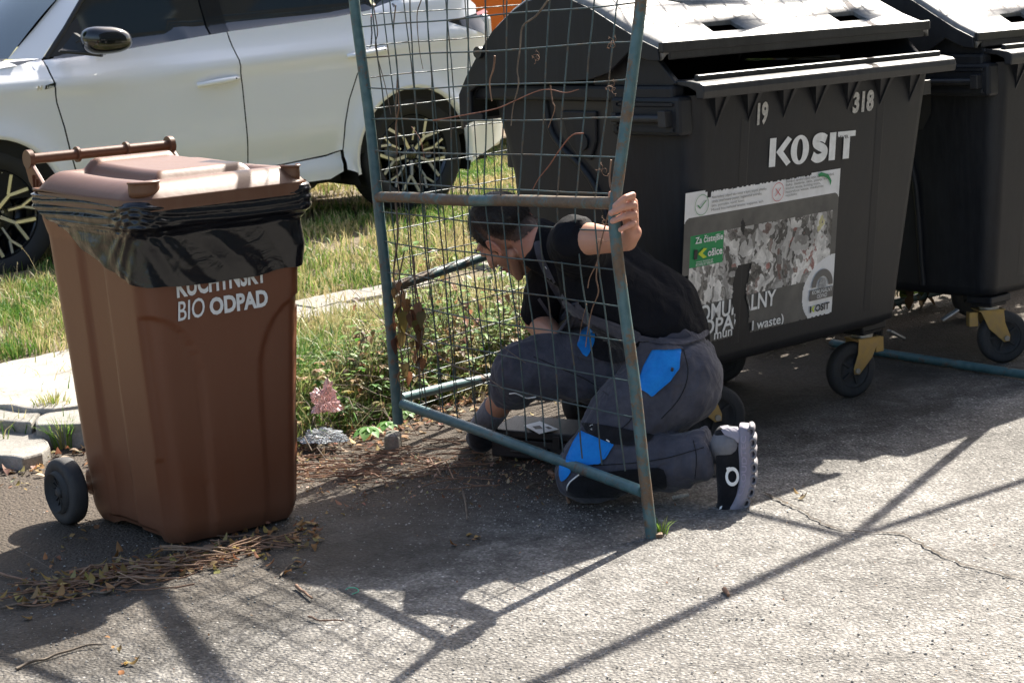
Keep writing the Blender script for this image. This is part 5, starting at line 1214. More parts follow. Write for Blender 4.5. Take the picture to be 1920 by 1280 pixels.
for j in range(17):
    t = j/16; u = -3.55+1.12*t
    for i in range(17):
        s_ = i/16; e = sin(pi*s_)**.35 if 0 < s_ < 1 else 0; z_ = interp(u, [-3.55, -3.45, -3.0, -2.45], [.98, 1.02, 1.10, 1.15]); vs.append(V((u-.22*sin(pi*s_)*(1-t)-.16*sin(pi*s_)*t, .07+1.72*s_, z_-.012+.05*e)))
b.add(vs, [(j*17+i, j*17+i+1, (j+1)*17+i+1, (j+1)*17+i) for j in range(16) for i in range(16)], True); carp(b.build('bonnet', M_white, None))
b = MB(); b.add([V((-2.44, .18, 1.176)), V((-2.60, .93, 1.20)), V((-2.44, 1.68, 1.176)), V((-2.50, .16, 1.158)), V((-2.72, .93, 1.17)), V((-2.50, 1.7, 1.158))], [(0, 1, 4, 3), (1, 2, 5, 4)]); carp(b.build('wiper_cowl', M_trim, None))
# far side, nose and tail so that the car is closed
b = MB(); b.box(-3.45, .78, 1.80, 1.86, .30, 1.10); b.box(.72, .86, .3, 1.6, .30, 1.15); b.box(-3.72, -3.45, .25, 1.6, .25, 1.0); carp(b.build('far_body', M_white, None, bevel=.03))
b = MB(); b.add([V((-2.2, 1.72, 1.17)), V((.3, 1.70, 1.25)), V((.25, 1.46, 1.5)), V((-.5, 1.44, 1.66)), V((-1.75, 1.47, 1.62))], [(0, 1, 2, 3, 4)]); b.add([V((.82, .3, 1.12)), V((.82, 1.5, 1.12)), V((.42, 1.42, 1.52)), V((.42, .44, 1.52))], [(0, 1, 2, 3)]); carp(b.build('far_window', M_glass, None))
b = MB(); b.box(-1.9, -1.3, .35, .85, .6, 1.15); b.box(-1.45, -1.3, .4, .8, .9, 1.5); b.box(-.7, -.5, .4, 1.4, .8, 1.45); carp(b.build('seat', M_gap, None, bevel=.05))
# lamp at the rear corner
panel('rear_lamp', [(.35, 1.137), (.62, 1.163), (.655, 1.10), (.65, 1.03)], M_gloss, .05, -.003); panel('lamp_lens', [(.60, 1.175), (.72, 1.19), (.74, 1.165), (.61, 1.158)], M_redl, .05, -.004)
# door handles, badge, bumper line
for (pa, pb) in (((370, 160), (446, 146)), ((650, 106), (722, 92))):
    ua, za = cpx(*pa); ub, zb = cpx(*pb); b = MB(); k = 14; pts = []; rr = []
    for i in range(k+1):
        t = i/k; u_ = ua+(ub-ua)*t; z_ = za+(zb-za)*t; pts.append(V((u_, cw_(u_, z_)-.012-.026*sin(pi*t)**.6 if 0 < t < 1 else cw_(u_, z_)-.004, z_))); rr.append(.013+.004*sin(pi*t))
    b.tube(pts, rr, 12); carp(b.build('door_handle', M_white, None))
    um, zm = (ua*.35+ub*.65), (za*.35+zb*.65)-.012
    carp(cdt_sheet([(um+.06*cos(2*pi*i/24), zm+.038*sin(2*pi*i/24)) for i in range(24)], .02, lambda a, c, um=um, zm=zm: cfn(a, c)+V((0, -.0025+.0*a, 0)), 'handle_recess', M_white, None))
    b = MB(); b.tube([cfn(ub-.03, zb+.0)+V((0, -.043, 0)), cfn(ub-.03, zb)+V((0, -.038, 0))], .005, 10); carp(b.build('key_cap', M_gloss, None))
ua, za = cpx(78, 164, .03); ub, zb = cpx(100, 158, .03)
b = MB(); b.add([cfn(a, c)+V((0, -.004, 0)) for a, c in ((ua, za-.012), (ub-.006, zb-.012), (ub, zb+.010), (ua+.006, za+.010))], [(0, 1, 2, 3)]); carp(b.build('badge', M_gloss, None))
def CT(s_, u0_, z0_, size, m_, bold=.02, shear=.2, sx=1.1): return carp(txt(s_, size, None, m_, None, 'badge_lettering', bold=bold, shear=shear, sx=sx, fn=lambda x, y: cfn(u0_+x, z0_+y)+V((0, -.0055, 0))))
CT('Line', ua+.012, za-.006, .021, M_let); CT('N', ua-.045, za-.012, .033, M_silver, .06)
# black door mirror
mr = empty('door_mirror', (0, 0, 0)); mr.parent = car
def mpt(px, py, w_): a, c = cpx(px, py, w_); return V((a, w_, c))
bm = bmesh.new(); bmesh.ops.create_uvsphere(bm, u_segments=36, v_segments=20, radius=1)
cA, cB = mpt(160, 76, -.16), mpt(250, 76, -.16); ctr = mpt(200, 76, -.16); hx = (cB-cA).length/2; 
for v in bm.verts:
    x, y, z = v.co; sg = lambda q, e: math.copysign(abs(q)**e, q)
    X = sg(x, .8)*hx; t = (x+1)/2; Z = sg(z, .75)*(.088-.024*t); Y = sg(y, .8)*(.10-.01*t)
    v.co = ctr+V((X, Y, Z-.010*t+.012*(1-t)))
me = bpy.data.meshes.new('mirror_housing'); bm.to_mesh(me); bm.free(); mh = bpy.data.objects.new('mirror_housing', me); COL.objects.link(mh); me.materials.append(M_gloss); me.polygons.foreach_set('use_smooth', [True]*len(me.polygons)); mh.parent = mr
b = MB(); b.add([mpt(108, 97, .05), mpt(148, 98, -.02), mpt(192, 103, -.14), mpt(182, 84, -.14), mpt(150, 70, -.06), mpt(138, 62, .05), mpt(118, 90, .07)], [(0, 1, 2, 3, 4, 5, 6)]); o = b.build('mirror_arm', M_trim, mr); md = o.modifiers.new('s', 'SOLIDIFY'); md.thickness = .03
b = MB(); b.tube([mpt(112, 97, -.02), mpt(150, 99, -.06), mpt(192, 102, -.15)], [.010, .012, .016], 10); b.build('mirror_foot', M_trim, mr)
# wheels: tyre, rim, ten forked machined spokes
def car_wheel(cx, cy, flip=1):
    wl = empty('wheel', (0, 0, 0)); wl.parent = car; Mw = Matrix.Translation((cx, cy, .36)) @ Matrix.Rotation(random.uniform(0, .5), 4, 'Y')
    b = MB(); b.lathe([(.245, .0), (.252, -.012*flip), (.30, -.022*flip), (.335, -.016*flip), (.352, 0), (.358, .03*flip), (.358, .2*flip), (.34, .22*flip), (.25, .23*flip)], 72, Mw)
    b.build('tyre', M_tyre, wl)
    tb_ = MB()
    for i in range(72): tb_.box(.345, .3595, .03*min(flip, 1), .19, -.006, .006, Mw @ Matrix.Rotation(2*pi*i/72, 4, 'Y'))
    tag(tb_.build('tyre_tread', M_tyre, wl), kind='stuff')
    b = MB(); b.lathe([(.0, .12), (.20, .14), (.222, .05), (.235, .012), (.247, .004), (.248, -.001), (.240, -.003)], 64, Mw); b.build('rim', M_gloss, wl)
    b = MB(); b.lathe([(.0, .0), (.028, .0), (.034, .008), (.05, .012), (.06, .03), (.075, .06)], 40, Mw @ Matrix.Translation((0, .012, 0))); b.build('hub', M_gloss, wl)
    b = MB(); b.lathe([(0, .1), (.14, .10), (.145, .11)], 40, Mw); b.build('brake_disc', M_galv, wl)
    def bar(p0, p1, w0, w1, m_, par, dep=.02, y0=.004):
        q = MB(); d = (V((p1[0], 0, p1[1]))-V((p0[0], 0, p0[1]))).normalized(); n2 = V((-d.z, 0, d.x)); a, c = V((p0[0], y0+.012, p0[1])), V((p1[0], y0, p1[1]))
        q.add([Mw @ p for p in (a-n2*w0, a+n2*w0, c+n2*w1, c-n2*w1, a-n2*w0+V((0, dep, 0)), a+n2*w0+V((0, dep, 0)), c+n2*w1+V((0, dep, 0)), c-n2*w1+V((0, dep, 0)))], [(0, 3, 2, 1), (4, 5, 6, 7), (0, 1, 5, 4), (1, 2, 6, 5), (2, 3, 7, 6), (3, 0, 4, 7)]); return q
    for i in range(5):
        a = 2*pi*i/5; pol = lambda r_, da: (r_*cos(a+da), r_*sin(a+da)); sp = MB(); bk = MB()
        for (p0, p1, w0, w1) in ((pol(.04, 0), pol(.130, 0), .010, .008), (pol(.130, 0), pol(.236, .26), .008, .009), (pol(.130, 0), pol(.236, -.26), .008, .009), (pol(.085, .628), pol(.165, .628), .005, .006), (pol(.165, .628), pol(.234, .50), .006, .006), (pol(.165, .628), pol(.234, .76), .006, .006)):
            q = bar(p0, p1, w0, w1, None, None); sp.add(q.v, q.f)
            q = bar(p0, p1, w0+.006, w1+.006, None, None, .05, .010); bk.add(q.v, q.f)
        sp.build('spoke', M_silver, wl); bk.build('spoke_back', M_gloss, wl)
    b = MB()
    for i in range(5):
        a = 2*pi*(i+.5)/5; c_ = Mw @ V((.052*cos(a), .012, .052*sin(a))); b.tube([c_, c_+V((0, .02, 0))], .008, 8)
    tag(b.build('wheel_nuts', M_galv, wl), kind='stuff')
car_wheel(0, .015); car_wheel(-2.68, .015)
for cx in (0, -2.68):
    b = MB(); b.lathe([(0, 0), (.2, 0), (.358, .02), (.358, .2), (.2, .22)], 40, Matrix.Translation((cx, 1.6, .36))); carp(b.build('far_wheel', M_tyre, None))
# ------------------------------------------------------------------ orange car behind
oc = empty('parked_car', (.55, 17.2, .10), .35, 'orange parked car seen through the mesh behind the white one', 'car'); oc.scale = (1, 1, 1.30)
secs = [(-2.1, .55, .35, .75), (-1.9, .78, .28, .95), (-1.3, .86, .25, 1.02), (-.8, .88, .25, 1.05), (0, .88, .25, 1.08), (.9, .88, .25, 1.12), (1.6, .86, .28, 1.15), (1.9, .75, .35, 1.05)]
b = MB(); vs = []
for (x, hw, z0_, z1_) in secs: vs += [V((x, -hw*.9, z0_)), V((x, -hw, (z0_+z1_)/2)), V((x, -hw*.94, z1_)), V((x, hw*.94, z1_)), V((x, hw, (z0_+z1_)/2)), V((x, hw*.9, z0_))]
n_ = len(secs); b.add(vs, [(i*6+j, i*6+(j+1) % 6, (i+1)*6+(j+1) % 6, (i+1)*6+j) for i in range(n_-1) for j in range(6)]+[tuple(range(6))[::-1], tuple(range(6*n_-6, 6*n_))])
b.build('body', M_orange, oc, bevel=.03)
b = MB(); gh_ = [(-.75, .80, 1.04, -.25, .62, 1.50), (1.55, .80, 1.12, 1.05, .62, 1.50)]
q = [V((-.75, s_*.80, 1.04)) for s_ in (-1, 1)]+[V((1.6, s_*.80, 1.13)) for s_ in (-1, 1)]+[V((-.2, s_*.62, 1.50)) for s_ in (-1, 1)]+[V((1.2, s_*.62, 1.52)) for s_ in (-1, 1)]
b.add(q, [(0, 2, 6, 4), (1, 5, 7, 3), (0, 4, 5, 1), (2, 3, 7, 6)]); b.build('window', M_glass, oc)
b = MB(); b.box(-.22, 1.22, -.63, .63, 1.50, 1.56); b.build('roof', M_orange, oc, bevel=.03)
for x in (-1.35, 1.3):
    for y in (-.88, .70): b = MB(); b.lathe([(0, 0), (.2, 0), (.22, -.01), (.32, -.01), (.33, .02), (.33, .18)], 40, Matrix.Translation((x, y, .33))); b.build('wheel', M_tyre, oc)
b = MB(); b.box(1.86, 1.93, -.7, -.5, .85, .98); b.build('rear_lamp', M_redl, oc, bevel=.01); b = MB(); b.box(-2.12, -2.05, -.5, -.3, .6, .72); b.build('headlight', M_silver, oc, bevel=.01)
# ------------------------------------------------------------------ flats behind the viewer, mirrored in the car windows
fb = empty('apartment_building', (17, -6, 0), pi/2, 'long beige block of flats right of the viewer, mirrored in the dark car windows', 'building')
M_wallb = mat('beige_panels', (.20, .185, .165), .85, var=(.16, .15, .135), vscale=.7); M_winb = mat('window_glass_blue', (.10, .16, .22), .1, spec=.9)
b = MB(); b.box(-28, 20.5, -10, 0, 0, 28); b.build('wall', M_wallb, fb)
wm = None
for fl in range(9):
    for i in range(14):
        x = -27.4+3.3*i
        if wm is None:
            b = MB(); b.box(0, 2.2, .0, .06, 0, 1.4); w0_ = b.build('window', M_winb, fb); b = MB(); b.box(.70, .78, .06, .10, 0, 1.4); b.box(-.05, 2.25, .05, .10, -.06, 0); b.build('window_frame', M_let, w0_); wm = w0_
            w0_.location = (x, 0, 1.6+3*fl)
        else: c = copy_tree(wm, fb); c.location = (x, 0, 1.6+3*fl)

# tree left of the picture, mirrored in the windscreen
tr = empty('tree', (-11, 13.5, 0), 0, 'leafy tree left of the picture, mirrored in the windscreen of the white car', 'tree')
b = MB(); b.tube([(0, 0, 0), (.1, 0, 1.5), (0, .2, 3.2), (.2, .2, 5)], [.22, .18, .14, .08], 12)
for i in range(9): a = i*.7; b.tube([(0, .1, 2+.3*i), (1.2*cos(a), 1.2*sin(a), 3+.35*i), (2.2*cos(a), 2.2*sin(a), 3.8+.4*i)], [.07, .05, .02], 7)
b.build('trunk', M_twigd, tr); nr = np.random.RandomState(2); n_ = 9000; c = nr.normal(0, 1, (n_, 3)); c /= np.linalg.norm(c, axis=1)[:, None]; c *= (nr.rand(n_, 1)**.4)*np.array([3.2, 3.2, 2.9]); c += np.array([0, 0, 5.2]); keep = np.sin(c[:, 0]*2.1)+np.sin(c[:, 1]*2.3+1)+np.sin(c[:, 2]*2.7) > -1.1; c = c[keep]; n_ = len(c)
d1 = nr.normal(0, .11, (n_, 3)); d2 = nr.normal(0, .11, (n_, 3)); vs = np.stack([c-d1, c+d2, c+d1, c-d2], 1).reshape(-1, 3); o = fast_obj('crown', vs, np.arange(n_*4).reshape(-1, 4), M_leafg, tr); k = nr.rand(n_, 1); set_col(o, np.repeat(np.array([.05, .10, .025])*(1-k)+np.array([.10, .16, .04])*k, 4, axis=0))
# ------------------------------------------------------------------ crouching man
def cap(b, p0, r0, p1, r1, n=18, k=6, flat=None, sq=None):
    """tapered capsule; flat 'a'/'b' leaves that end cut straight"""
    p0, p1 = V(p0), V(p1); t = (p1-p0).normalized(); a = t.orthogonal().normalized(); c = t.cross(a); rings = []
    sq = sq or (lambda v: v)
    if flat != 'a': rings += [(p0-t*r0*cos(pi/2*i/k), r0*sin(pi/2*i/k)) for i in range(1, k)]
    rings += [(p0, r0), (p1, r1)]
    if flat != 'b': rings += [(p1+t*r1*sin(pi/2*i/k), r1*cos(pi/2*i/k)) for i in range(1, k)]
    vs = [q+sq((a*cos(2*pi*j/n)+c*sin(2*pi*j/n))*r) for q, r in rings for j in range(n)]
    m_ = len(rings); b.add(vs, [(i*n+j, i*n+(j+1) % n, (i+1)*n+(j+1) % n, (i+1)*n+j) for i in range(m_-1) for j in range(n)]+[tuple(range(n))[::-1], tuple(range((m_-1)*n, m_*n))])
def chain(b, pts, flat0=False, flat1=False):
    for i in range(len(pts)-1): cap(b, pts[i][0], pts[i][1], pts[i+1][0], pts[i+1][1], flat='a' if (i == 0 and flat0) else 'b' if (i == len(pts)-2 and flat1) else None)
def ell(b, c, ax, rx, ry, rz, n=24):
    """ellipsoid, ax = (X,Y,Z) unit vectors"""
    bm = bmesh.new(); bmesh.ops.create_uvsphere(bm, u_segments=n, v_segments=n//2, radius=1)
    vs = [V(c)+ax[0]*v.co.x*rx+ax[1]*v.co.y*ry+ax[2]*v.co.z*rz for v in bm.verts]; fs = [tuple(v.index for v in f.verts) for f in bm.faces]; bm.free(); b.add(vs, fs)
AXW = (V((1, 0, 0)), V((0, 1, 0)), V((0, 0, 1)))
def remesh(b, name, voxel, m_, parent, smooth=4, fac=.5, disp=None):
    o = b.build('tmp', m_, None); md = o.modifiers.new('r', 'REMESH'); md.mode = 'VOXEL'; md.voxel_size = voxel; md.use_smooth_shade = True
    if smooth: s_ = o.modifiers.new('s', 'SMOOTH'); s_.factor = fac; s_.iterations = smooth
    bpy.context.view_layer.update(); me = bpy.data.meshes.new_from_object(o.evaluated_get(bpy.context.evaluated_depsgraph_get())); bpy.data.objects.remove(o)
    me.name = name
    if disp:
        nv = [v.normal.copy() for v in me.vertices]
        for v, n_ in zip(me.vertices, nv): v.co += n_*disp(v.co, n_)
    me.polygons.foreach_set('use_smooth', [True]*len(me.polygons)); me.materials.clear(); me.materials.append(m_)
    o = bpy.data.objects.new(name, me); COL.objects.link(o); o.parent = parent; return o
man = empty('person', (0, 0, 0), 0, 'man in black t-shirt and grey work trousers kneeling behind the mesh, holding its post', 'person')
# joints
hipN, hipF = V((.440, 5.70, .335)), V((.43, 5.92, .35)); pel = V((.455, 5.80, .39))
kneN, ankN = V((.200, 5.60, .092)), V((.592, 5.54, .130)); kneF, ankF = V((.035, 5.93, .345)), V((-.115, 6.22, .10))
neck = V((.115, 5.86, .735)); shN, shF = V((.185, 5.66, .735)), V((.16, 6.03, .70)); chest = V((.24, 5.83, .655)); belly = V((.39, 5.82, .50))
elbN = AY(1078, 446, 5.49); wriN = AY(1176, 452, 5.365); elbF = V((.085, 6.16, .45)); hndF = AY(1050, 640, 5.92)
HC = AY(951, 440, 5.98)
Fh = V((-.50, .60, -.62)).normalized(); Uh = V((-.60, .02, .80)); Uh = (Uh-Fh*Uh.dot(Fh)).normalized(); Lh = Uh.cross(Fh)      # Lh: towards the man's left (to the camera)
if Lh.y > 0: Lh = -Lh
HSC = 1.17
def Hd(x, y, z): return HC+(Fh*x+Lh*y+Uh*z)*HSC     # forward, left, up
HA = (Fh, Lh, Uh)
b = MB()
ell(b, Hd(-.012, 0, .032), HA, .098, .076, .092, 32)         # cranium
ell(b, Hd(.030, 0, -.015), HA, .068, .062, .088, 28)         # face mass
ell(b, Hd(.050, 0, -.078), HA, .040, .042, .034, 24)         # chin
ell(b, Hd(.078, 0, .032), HA, .018, .046, .012)              # brow
for s_ in (-1, 1):
    cap(b, Hd(-.012, s_*.058, -.045), .018, Hd(.055, s_*.028, -.095), .015)        # jaw
    ell(b, Hd(.060, s_*.040, -.015), HA, .022, .022, .020)    # cheek
    ell(b, Hd(.076, s_*.031, .014), HA, .012, .014, .010)     # eye lid
    # ear: helix, concha, lobe
    ec = Hd(-.012, s_*.076, -.002); er = []
    for i in range(13):
        a = radians(-70+i*250/12); er.append(ec+Fh*(-.018*cos(a)*1)+Uh*(.030*sin(a))+Lh*s_*(.010+.006*cos(a)))
    for p, q in zip(er[:-1], er[1:]): cap(b, p, .0048, q, .0048, 8, 3)
    ell(b, ec+Lh*s_*.002, HA, .014, .008, .024, 14); ell(b, ec-Uh*.028+Fh*.004+Lh*s_*.006, HA, .008, .006, .009, 12)
cap(b, Hd(.092, 0, .014), .009, Hd(.116, 0, -.022), .0125); ell(b, Hd(.104, 0, -.026), HA, .012, .017, .009)   # nose
ell(b, Hd(.088, 0, -.052), HA, .012, .024, .006); ell(b, Hd(.086, 0, -.064), HA, .012, .021, .006)       # lips
cap(b, Hd(-.045, 0, -.035), .058, neck+V((.03, 0, -.02)), .066); cap(b, Hd(-.02, .0, -.06), .052, neck, .062)
chain(b, [(neck, .060), (chest, .075), (belly, .08), (pel, .08)])
# near arm and forearm, far arm
chain(b, [(shN+V((.0, .02, 0)), .055), (elbN, .044), (elbN.lerp(wriN, .3), .046), (elbN.lerp(wriN, .7), .036), (wriN, .028)])
chain(b, [(shF, .055), (elbF, .043), (elbF.lerp(hndF, .4), .042), (hndF.lerp(elbF, .1), .028)])
ell(b, hndF, AXW, .045, .04, .022)
# hand on the post
pz = RPz(.91)
def hp(px, py, dy_): return AY(px, py, 5.298+dy_)
palm = hp(1182, 412, .020); cap(b, wriN, .027, hp(1187, 436, .03), .024); 
for (a, c, r_) in (((1187, 436), (1186, 380), .017), ((1180, 430), (1180, 388), .018), ((1190, 430), (1190, 392), .012)): cap(b, hp(*a, .028), r_, hp(*c, .024), r_*.9)
FG = [((1184, 377), (1186, 366), (1172, 371), (1153, 386), .0092), ((1188, 392), (1189, 384), (1170, 388), (1145, 400), .0094), ((1189, 409), (1189, 401), (1170, 406), (1148, 415), .0092), ((1187, 427), (1188, 418), (1176, 424), (1163, 431), .0084)]
tips = []
for (m_, p_, d_, t_, r_) in FG:
    chain(b, [(hp(*m_, .022), r_*1.18), (hp(*p_, -.012), r_*1.08), (hp(*d_, -.033), r_), (hp(*t_, -.028), r_*.86)]); tips.append((hp(*t_, -.028), hp(*d_, -.033), r_))
chain(b, [(hp(1182, 420, .03), .016), (hp(1165, 392, .034), .0125), (hp(1148, 372, .024), .0105), (hp(1146, 364, .018), .0095)])
# bare calf of the far leg
chain(b, [(kneF+V((-.01, .03, -.05)), .05), (kneF.lerp(ankF, .55), .042), (ankF, .035)])
body = remesh(b, 'body', .0034, M_skin, man, 3, .45)
# skin colour: beard shadow, reddened neck and ear, finger tips
cols = []
for v in body.data.vertices:
    d = (v.co-HC)/HSC; x, y, z = d.dot(Fh), d.dot(Lh), d.dot(Uh); base = V((.53, .285, .19)); n_ = noise.noise(v.co*22)*.5+.5
    base = base.lerp(V((.42, .20, .14)), n_*.5)
    if d.length < .2:
        beard = sst((-.012-z-.35*max(0, -x))/.03)*sst((x+.03)/.03)*sst((.125-abs(z))/.02)
        spk = .55+.45*(noise.noise(v.co*520)*.5+.5); base = base.lerp(V((.13, .075, .055)), .75*beard*spk)
        lipm = math.exp(-((z+.058)/.010)**2)*(x > .08); base = base.lerp(V((.36, .13, .11)), .5*lipm)
        ear = math.exp(-((x+.012)/.03)**2-((z)/.04)**2)*(abs(y) > .07); base = base.lerp(V((.50, .19, .14)), .6*ear)
        if x < -.03: base = base.lerp(V((.46, .19, .14)), .5)
    if (v.co-pz).length < .12: base = base.lerp(V((.55, .27, .19)), .5+.3*n_)
    cols.append(base[:])
set_col(body, np.array(cols))
for (t_, d_, r_) in tips:
    ax = (t_-d_).normalized(); sd_ = ax.cross(V((0, -1, 0))).normalized(); up2 = V((0, -1, 0)); 
    q = MB(); q.add([t_+ax*r_*.55*cos(a)+sd_*r_*.62*sin(a)-V((0, 1, 0))*(r_*.93-.35*r_*abs(sin(a))**2-.2*r_*max(0, cos(a))) for a in [2*pi*i/14 for i in range(14)]], [tuple(range(14))]); q.build('fingernail', M_nail, man)
# eye and eyebrow
for s_ in (-1, 1):
    q = MB(); ell(q, Hd(.080, s_*.031, .012), HA, .010, .010, .008, 16); q.build('eye', mat('eye_white', (.6, .58, .55), .2), man)
    q = MB(); q.tube([Hd(.090, s_*.016, .030), Hd(.092, s_*.030, .036), Hd(.080, s_*.048, .030)], [.004, .005, .003], 6); q.build('eyebrow', M_hair, man)
# hair: cap plus strands
def is_hair(p):
    d = (p-HC)/HSC; x, y, z = d.dot(Fh), d.dot(Lh), d.dot(Uh)
    if d.length > .16: return -1
    line = interp(x, [-.12, -.07, -.045, -.028, -.012, .004, .020, .045, .07, .095], [-.045, -.040, -.030, -.005, .036, .020, -.028, .040, .060, .075])
    if .004 < x < .026 and abs(y) > .05: line = -.030     # sideburn
    return z-line
hv = [(v.co.copy(), v.normal.copy()) for v in body.data.vertices if (v.co-HC).length < .19]; 
bmh = bmesh.new(); bmh.from_mesh(body.data)
for l_ in list(bmh.verts.layers.float_color.values()): bmh.verts.layers.float_color.remove(l_)
bmh.normal_update()
bmesh.ops.delete(bmh, geom=[v for v in bmh.verts if is_hair(v.co) < -.001 or (abs((v.co-HC).dot(Lh)) > .081*HSC)], context='VERTS')
hcol = []
for v in bmh.verts:
    h_ = is_hair(v.co); k_ = sst((h_-.004)/.045); hcol.append(V((.10, .062, .047)).lerp(V((.016, .012, .011)), k_)[:]); v.co += v.normal*(.001+.010*sst((h_-.01)/.06))+v.normal*.002*noise.noise(v.co*60)
me = bpy.data.meshes.new('hair'); bmh.to_mesh(me); bmh.free(); me.materials.append(M_hairc); hair = bpy.data.objects.new('hair', me); COL.objects.link(hair); set_col(hair, np.array(hcol)); hair.parent = man; me.polygons.foreach_set('use_smooth', [True]*len(me.polygons))
scol = []
cand = [(p, n_) for p, n_ in hv if is_hair(p) > -.002 and abs((p-HC).dot(Lh)) < .081*HSC]; vs, fs = [], []
for i in range(15000):
    p, n_ = random.choice(cand); h_ = is_hair(p); l_ = (.0045+.016*sst((h_-.015)/.06))*random.uniform(.6, 1.2)
    if (p-HC).dot(Fh) > .03 and h_ < .06: l_ *= 1.3
    d = (n_*.8-Uh*.5+Fh*.35*(1 if (p-HC).dot(Uh) > .05 else -.2)+V((random.gauss(0, .35),)*1+(random.gauss(0, .35), random.gauss(0, .35)))).normalized(); p = p+n_*.006*sst((h_-.01)/.06)+V((random.gauss(0, .0015), random.gauss(0, .0015), random.gauss(0, .0015)))
    s_ = d.cross(n_).normalized()*.0005; k = len(vs); vs += [p-s_, p+s_, p+d*l_-Uh*l_*.2]; fs.append((k, k+1, k+2)); kk = random.random(); q_ = V((.02, .015, .013)).lerp(V((.16, .13, .115)), kk**3*(1-.7*sst((h_-.02)/.04))); scol += [q_[:]]*3
o = fast_obj('hair_strands', vs, fs, M_hairc, man); set_col(o, np.array(scol)); tag(o, kind='stuff')

# t-shirt
def wr(sc, am, seed): return lambda p, n_: am*(noise.noise(V((p.x*sc+seed, p.y*sc, p.z*sc*1.0)))+.6*(1-abs(noise.noise(V((p.x*sc*1.9, p.y*sc*1.9+seed, p.z*sc*.9))))*2.2))
b = MB()
chain(b, [(shN+V((.03, .05, -.02)), .082), (chest+V((.02, -.09, -.03)), .115), (belly+V((.03, -.06, .0)), .125), (pel+V((-.005, -.03, .055)), .128)])
chain(b, [(shF+V((.03, -.04, -.02)), .082), (chest+V((.02, .08, -.03)), .11), (belly+V((.03, .06, 0)), .125), (pel+V((-.005, .04, .055)), .128)])
chain(b, [(neck+V((.035, 0, -.035)), .075), (chest+V((.02, 0, .01)), .125), (belly+V((.06, 0, .02)), .13), (pel+V((.012, 0, .055)), .128)])
cap(b, neck+V((.01, 0, 0)), .072, neck+V((-.034, .0, .014)), .074, flat='b'); cap(b, neck+V((-.030, 0, .012)), .074, neck+V((.05, 0, -.04)), .075, flat='a')
# sleeves (straight hems)
hemN = elbN.lerp(wriN, .20); chain(b, [(shN+V((.04, .05, -.02)), .082), (shN.lerp(elbN, .5)+V((0, 0, .004)), .075), (elbN, .066)]); cap(b, elbN, .064, hemN, .060, flat='b')
chain(b, [(shF, .08), (elbF.lerp(shF, .35), .07)]); cap(b, elbF.lerp(shF, .4), .066, elbF.lerp(shF, .05), .062, flat='b')
shirt = remesh(b, 't_shirt', .0065, M_shirt, man, 3, .5, wr(9, .005, 3))
# work trousers
b = MB()
ell(b, pel+V((.025, 0, -.045)), AXW, .140, .185, .130); cap(b, pel+V((.0, -.04, .015)), .135, pel+V((0, .05, .015)), .132)
chain(b, [(hipN+V((.04, 0, .0)), .138), (hipN.lerp(kneN, .35), .124), (hipN.lerp(kneN, .75), .100), (kneN, .088)])
chain(b, [(kneN, .088), (kneN.lerp(ankN, .35)+V((0, 0, .012)), .086), (kneN.lerp(ankN, .7)+V((0, 0, .006)), .078)]); cap(b, kneN.lerp(ankN, .7)+V((0, 0, .006)), .078, kneN.lerp(ankN, .93)+V((0, 0, .018)), .076, flat='b')
chain(b, [(hipF, .145), (hipF.lerp(kneF, .4), .118), (hipF.lerp(kneF, .8), .098), (kneF, .088)])
cap(b, kneF, .086, kneF.lerp(ankF, .34), .074, flat='b')
cap(b, belly+V((.0, -.02, -.10)), .09, pel+V((0, 0, -.06)), .12)
trou = remesh(b, 'work_trousers', .0065, M_trou, man, 3, .5, lambda p, n_: wr(9, .0105, 1)(p, n_)+wr(24, .0028, 4)(p, n_)+.006*sin((p-kneN).dot((ankN-kneN).normalized())*95+6*noise.noise(p*9))*math.exp(-((p-ankN).length/.12)**2))
bvs = BVHTree.FromObject(trou, bpy.context.evaluated_depsgraph_get()) if False else None
def bvh_of(*obs):
    vs, fs = [], []
    for o in obs: k = len(vs); vs += [v.co.copy() for v in o.data.vertices]; fs += [tuple(i+k for i in p.vertices) for p in o.data.polygons]
    return BVHTree.FromPolygons(vs, fs)
BV = bvh_of(trou, shirt)
def patch(nm, ol, m_, off=.003, step=7, par=None, bv=None, smooth_ol=True):
    """a cloth piece lying on the clothes: outline seen from the front, dropped onto the surface"""
    bv_ = bv or BV
    if smooth_ol: ol = [(p.x, p.y) for p in catmull([V((a, c, 0)) for a, c in ol+[ol[0]]], 3)][:-1]
    def fn(a, c):
        d = ray(a, c).normalized(); h_ = bv_.ray_cast(V((0, 0, H)), d)
        if h_[0] is None: h_ = bv_.find_nearest(AY(a, c, 5.6))
        return h_[0]+(h_[1]*.5-d*.8)*off-d*.0025*noise.noise(V((a*.09, c*.09, 3)))
    o = cdt_sheet(ol, step, fn, nm, m_, par or man); return o
patch('bib_side', [(1052, 566), (1064, 562), (1085, 578), (1120, 592), (1160, 606), (1200, 622), (1196, 640), (1160, 660), (1120, 676), (1080, 668), (1050, 640), (1044, 606)], M_trou, .010, 5)
patch('black_pocket', [(1112, 606), (1150, 628), (1178, 650), (1182, 672), (1150, 680), (1112, 668), (1104, 640)], M_blackc, .013, 5)
patch('blue_patch', [(1083, 646), (1090, 626), (1106, 611), (1116, 624), (1114, 648), (1102, 668), (1094, 664), (1084, 652)], M_blue, .016, 4)
patch('waistband', [(1060, 568), (1120, 596), (1200, 626), (1262, 636), (1300, 630), (1322, 618), (1324, 628), (1302, 642), (1262, 648), (1200, 638), (1120, 608), (1058, 580)], M_trou, .012, 5)
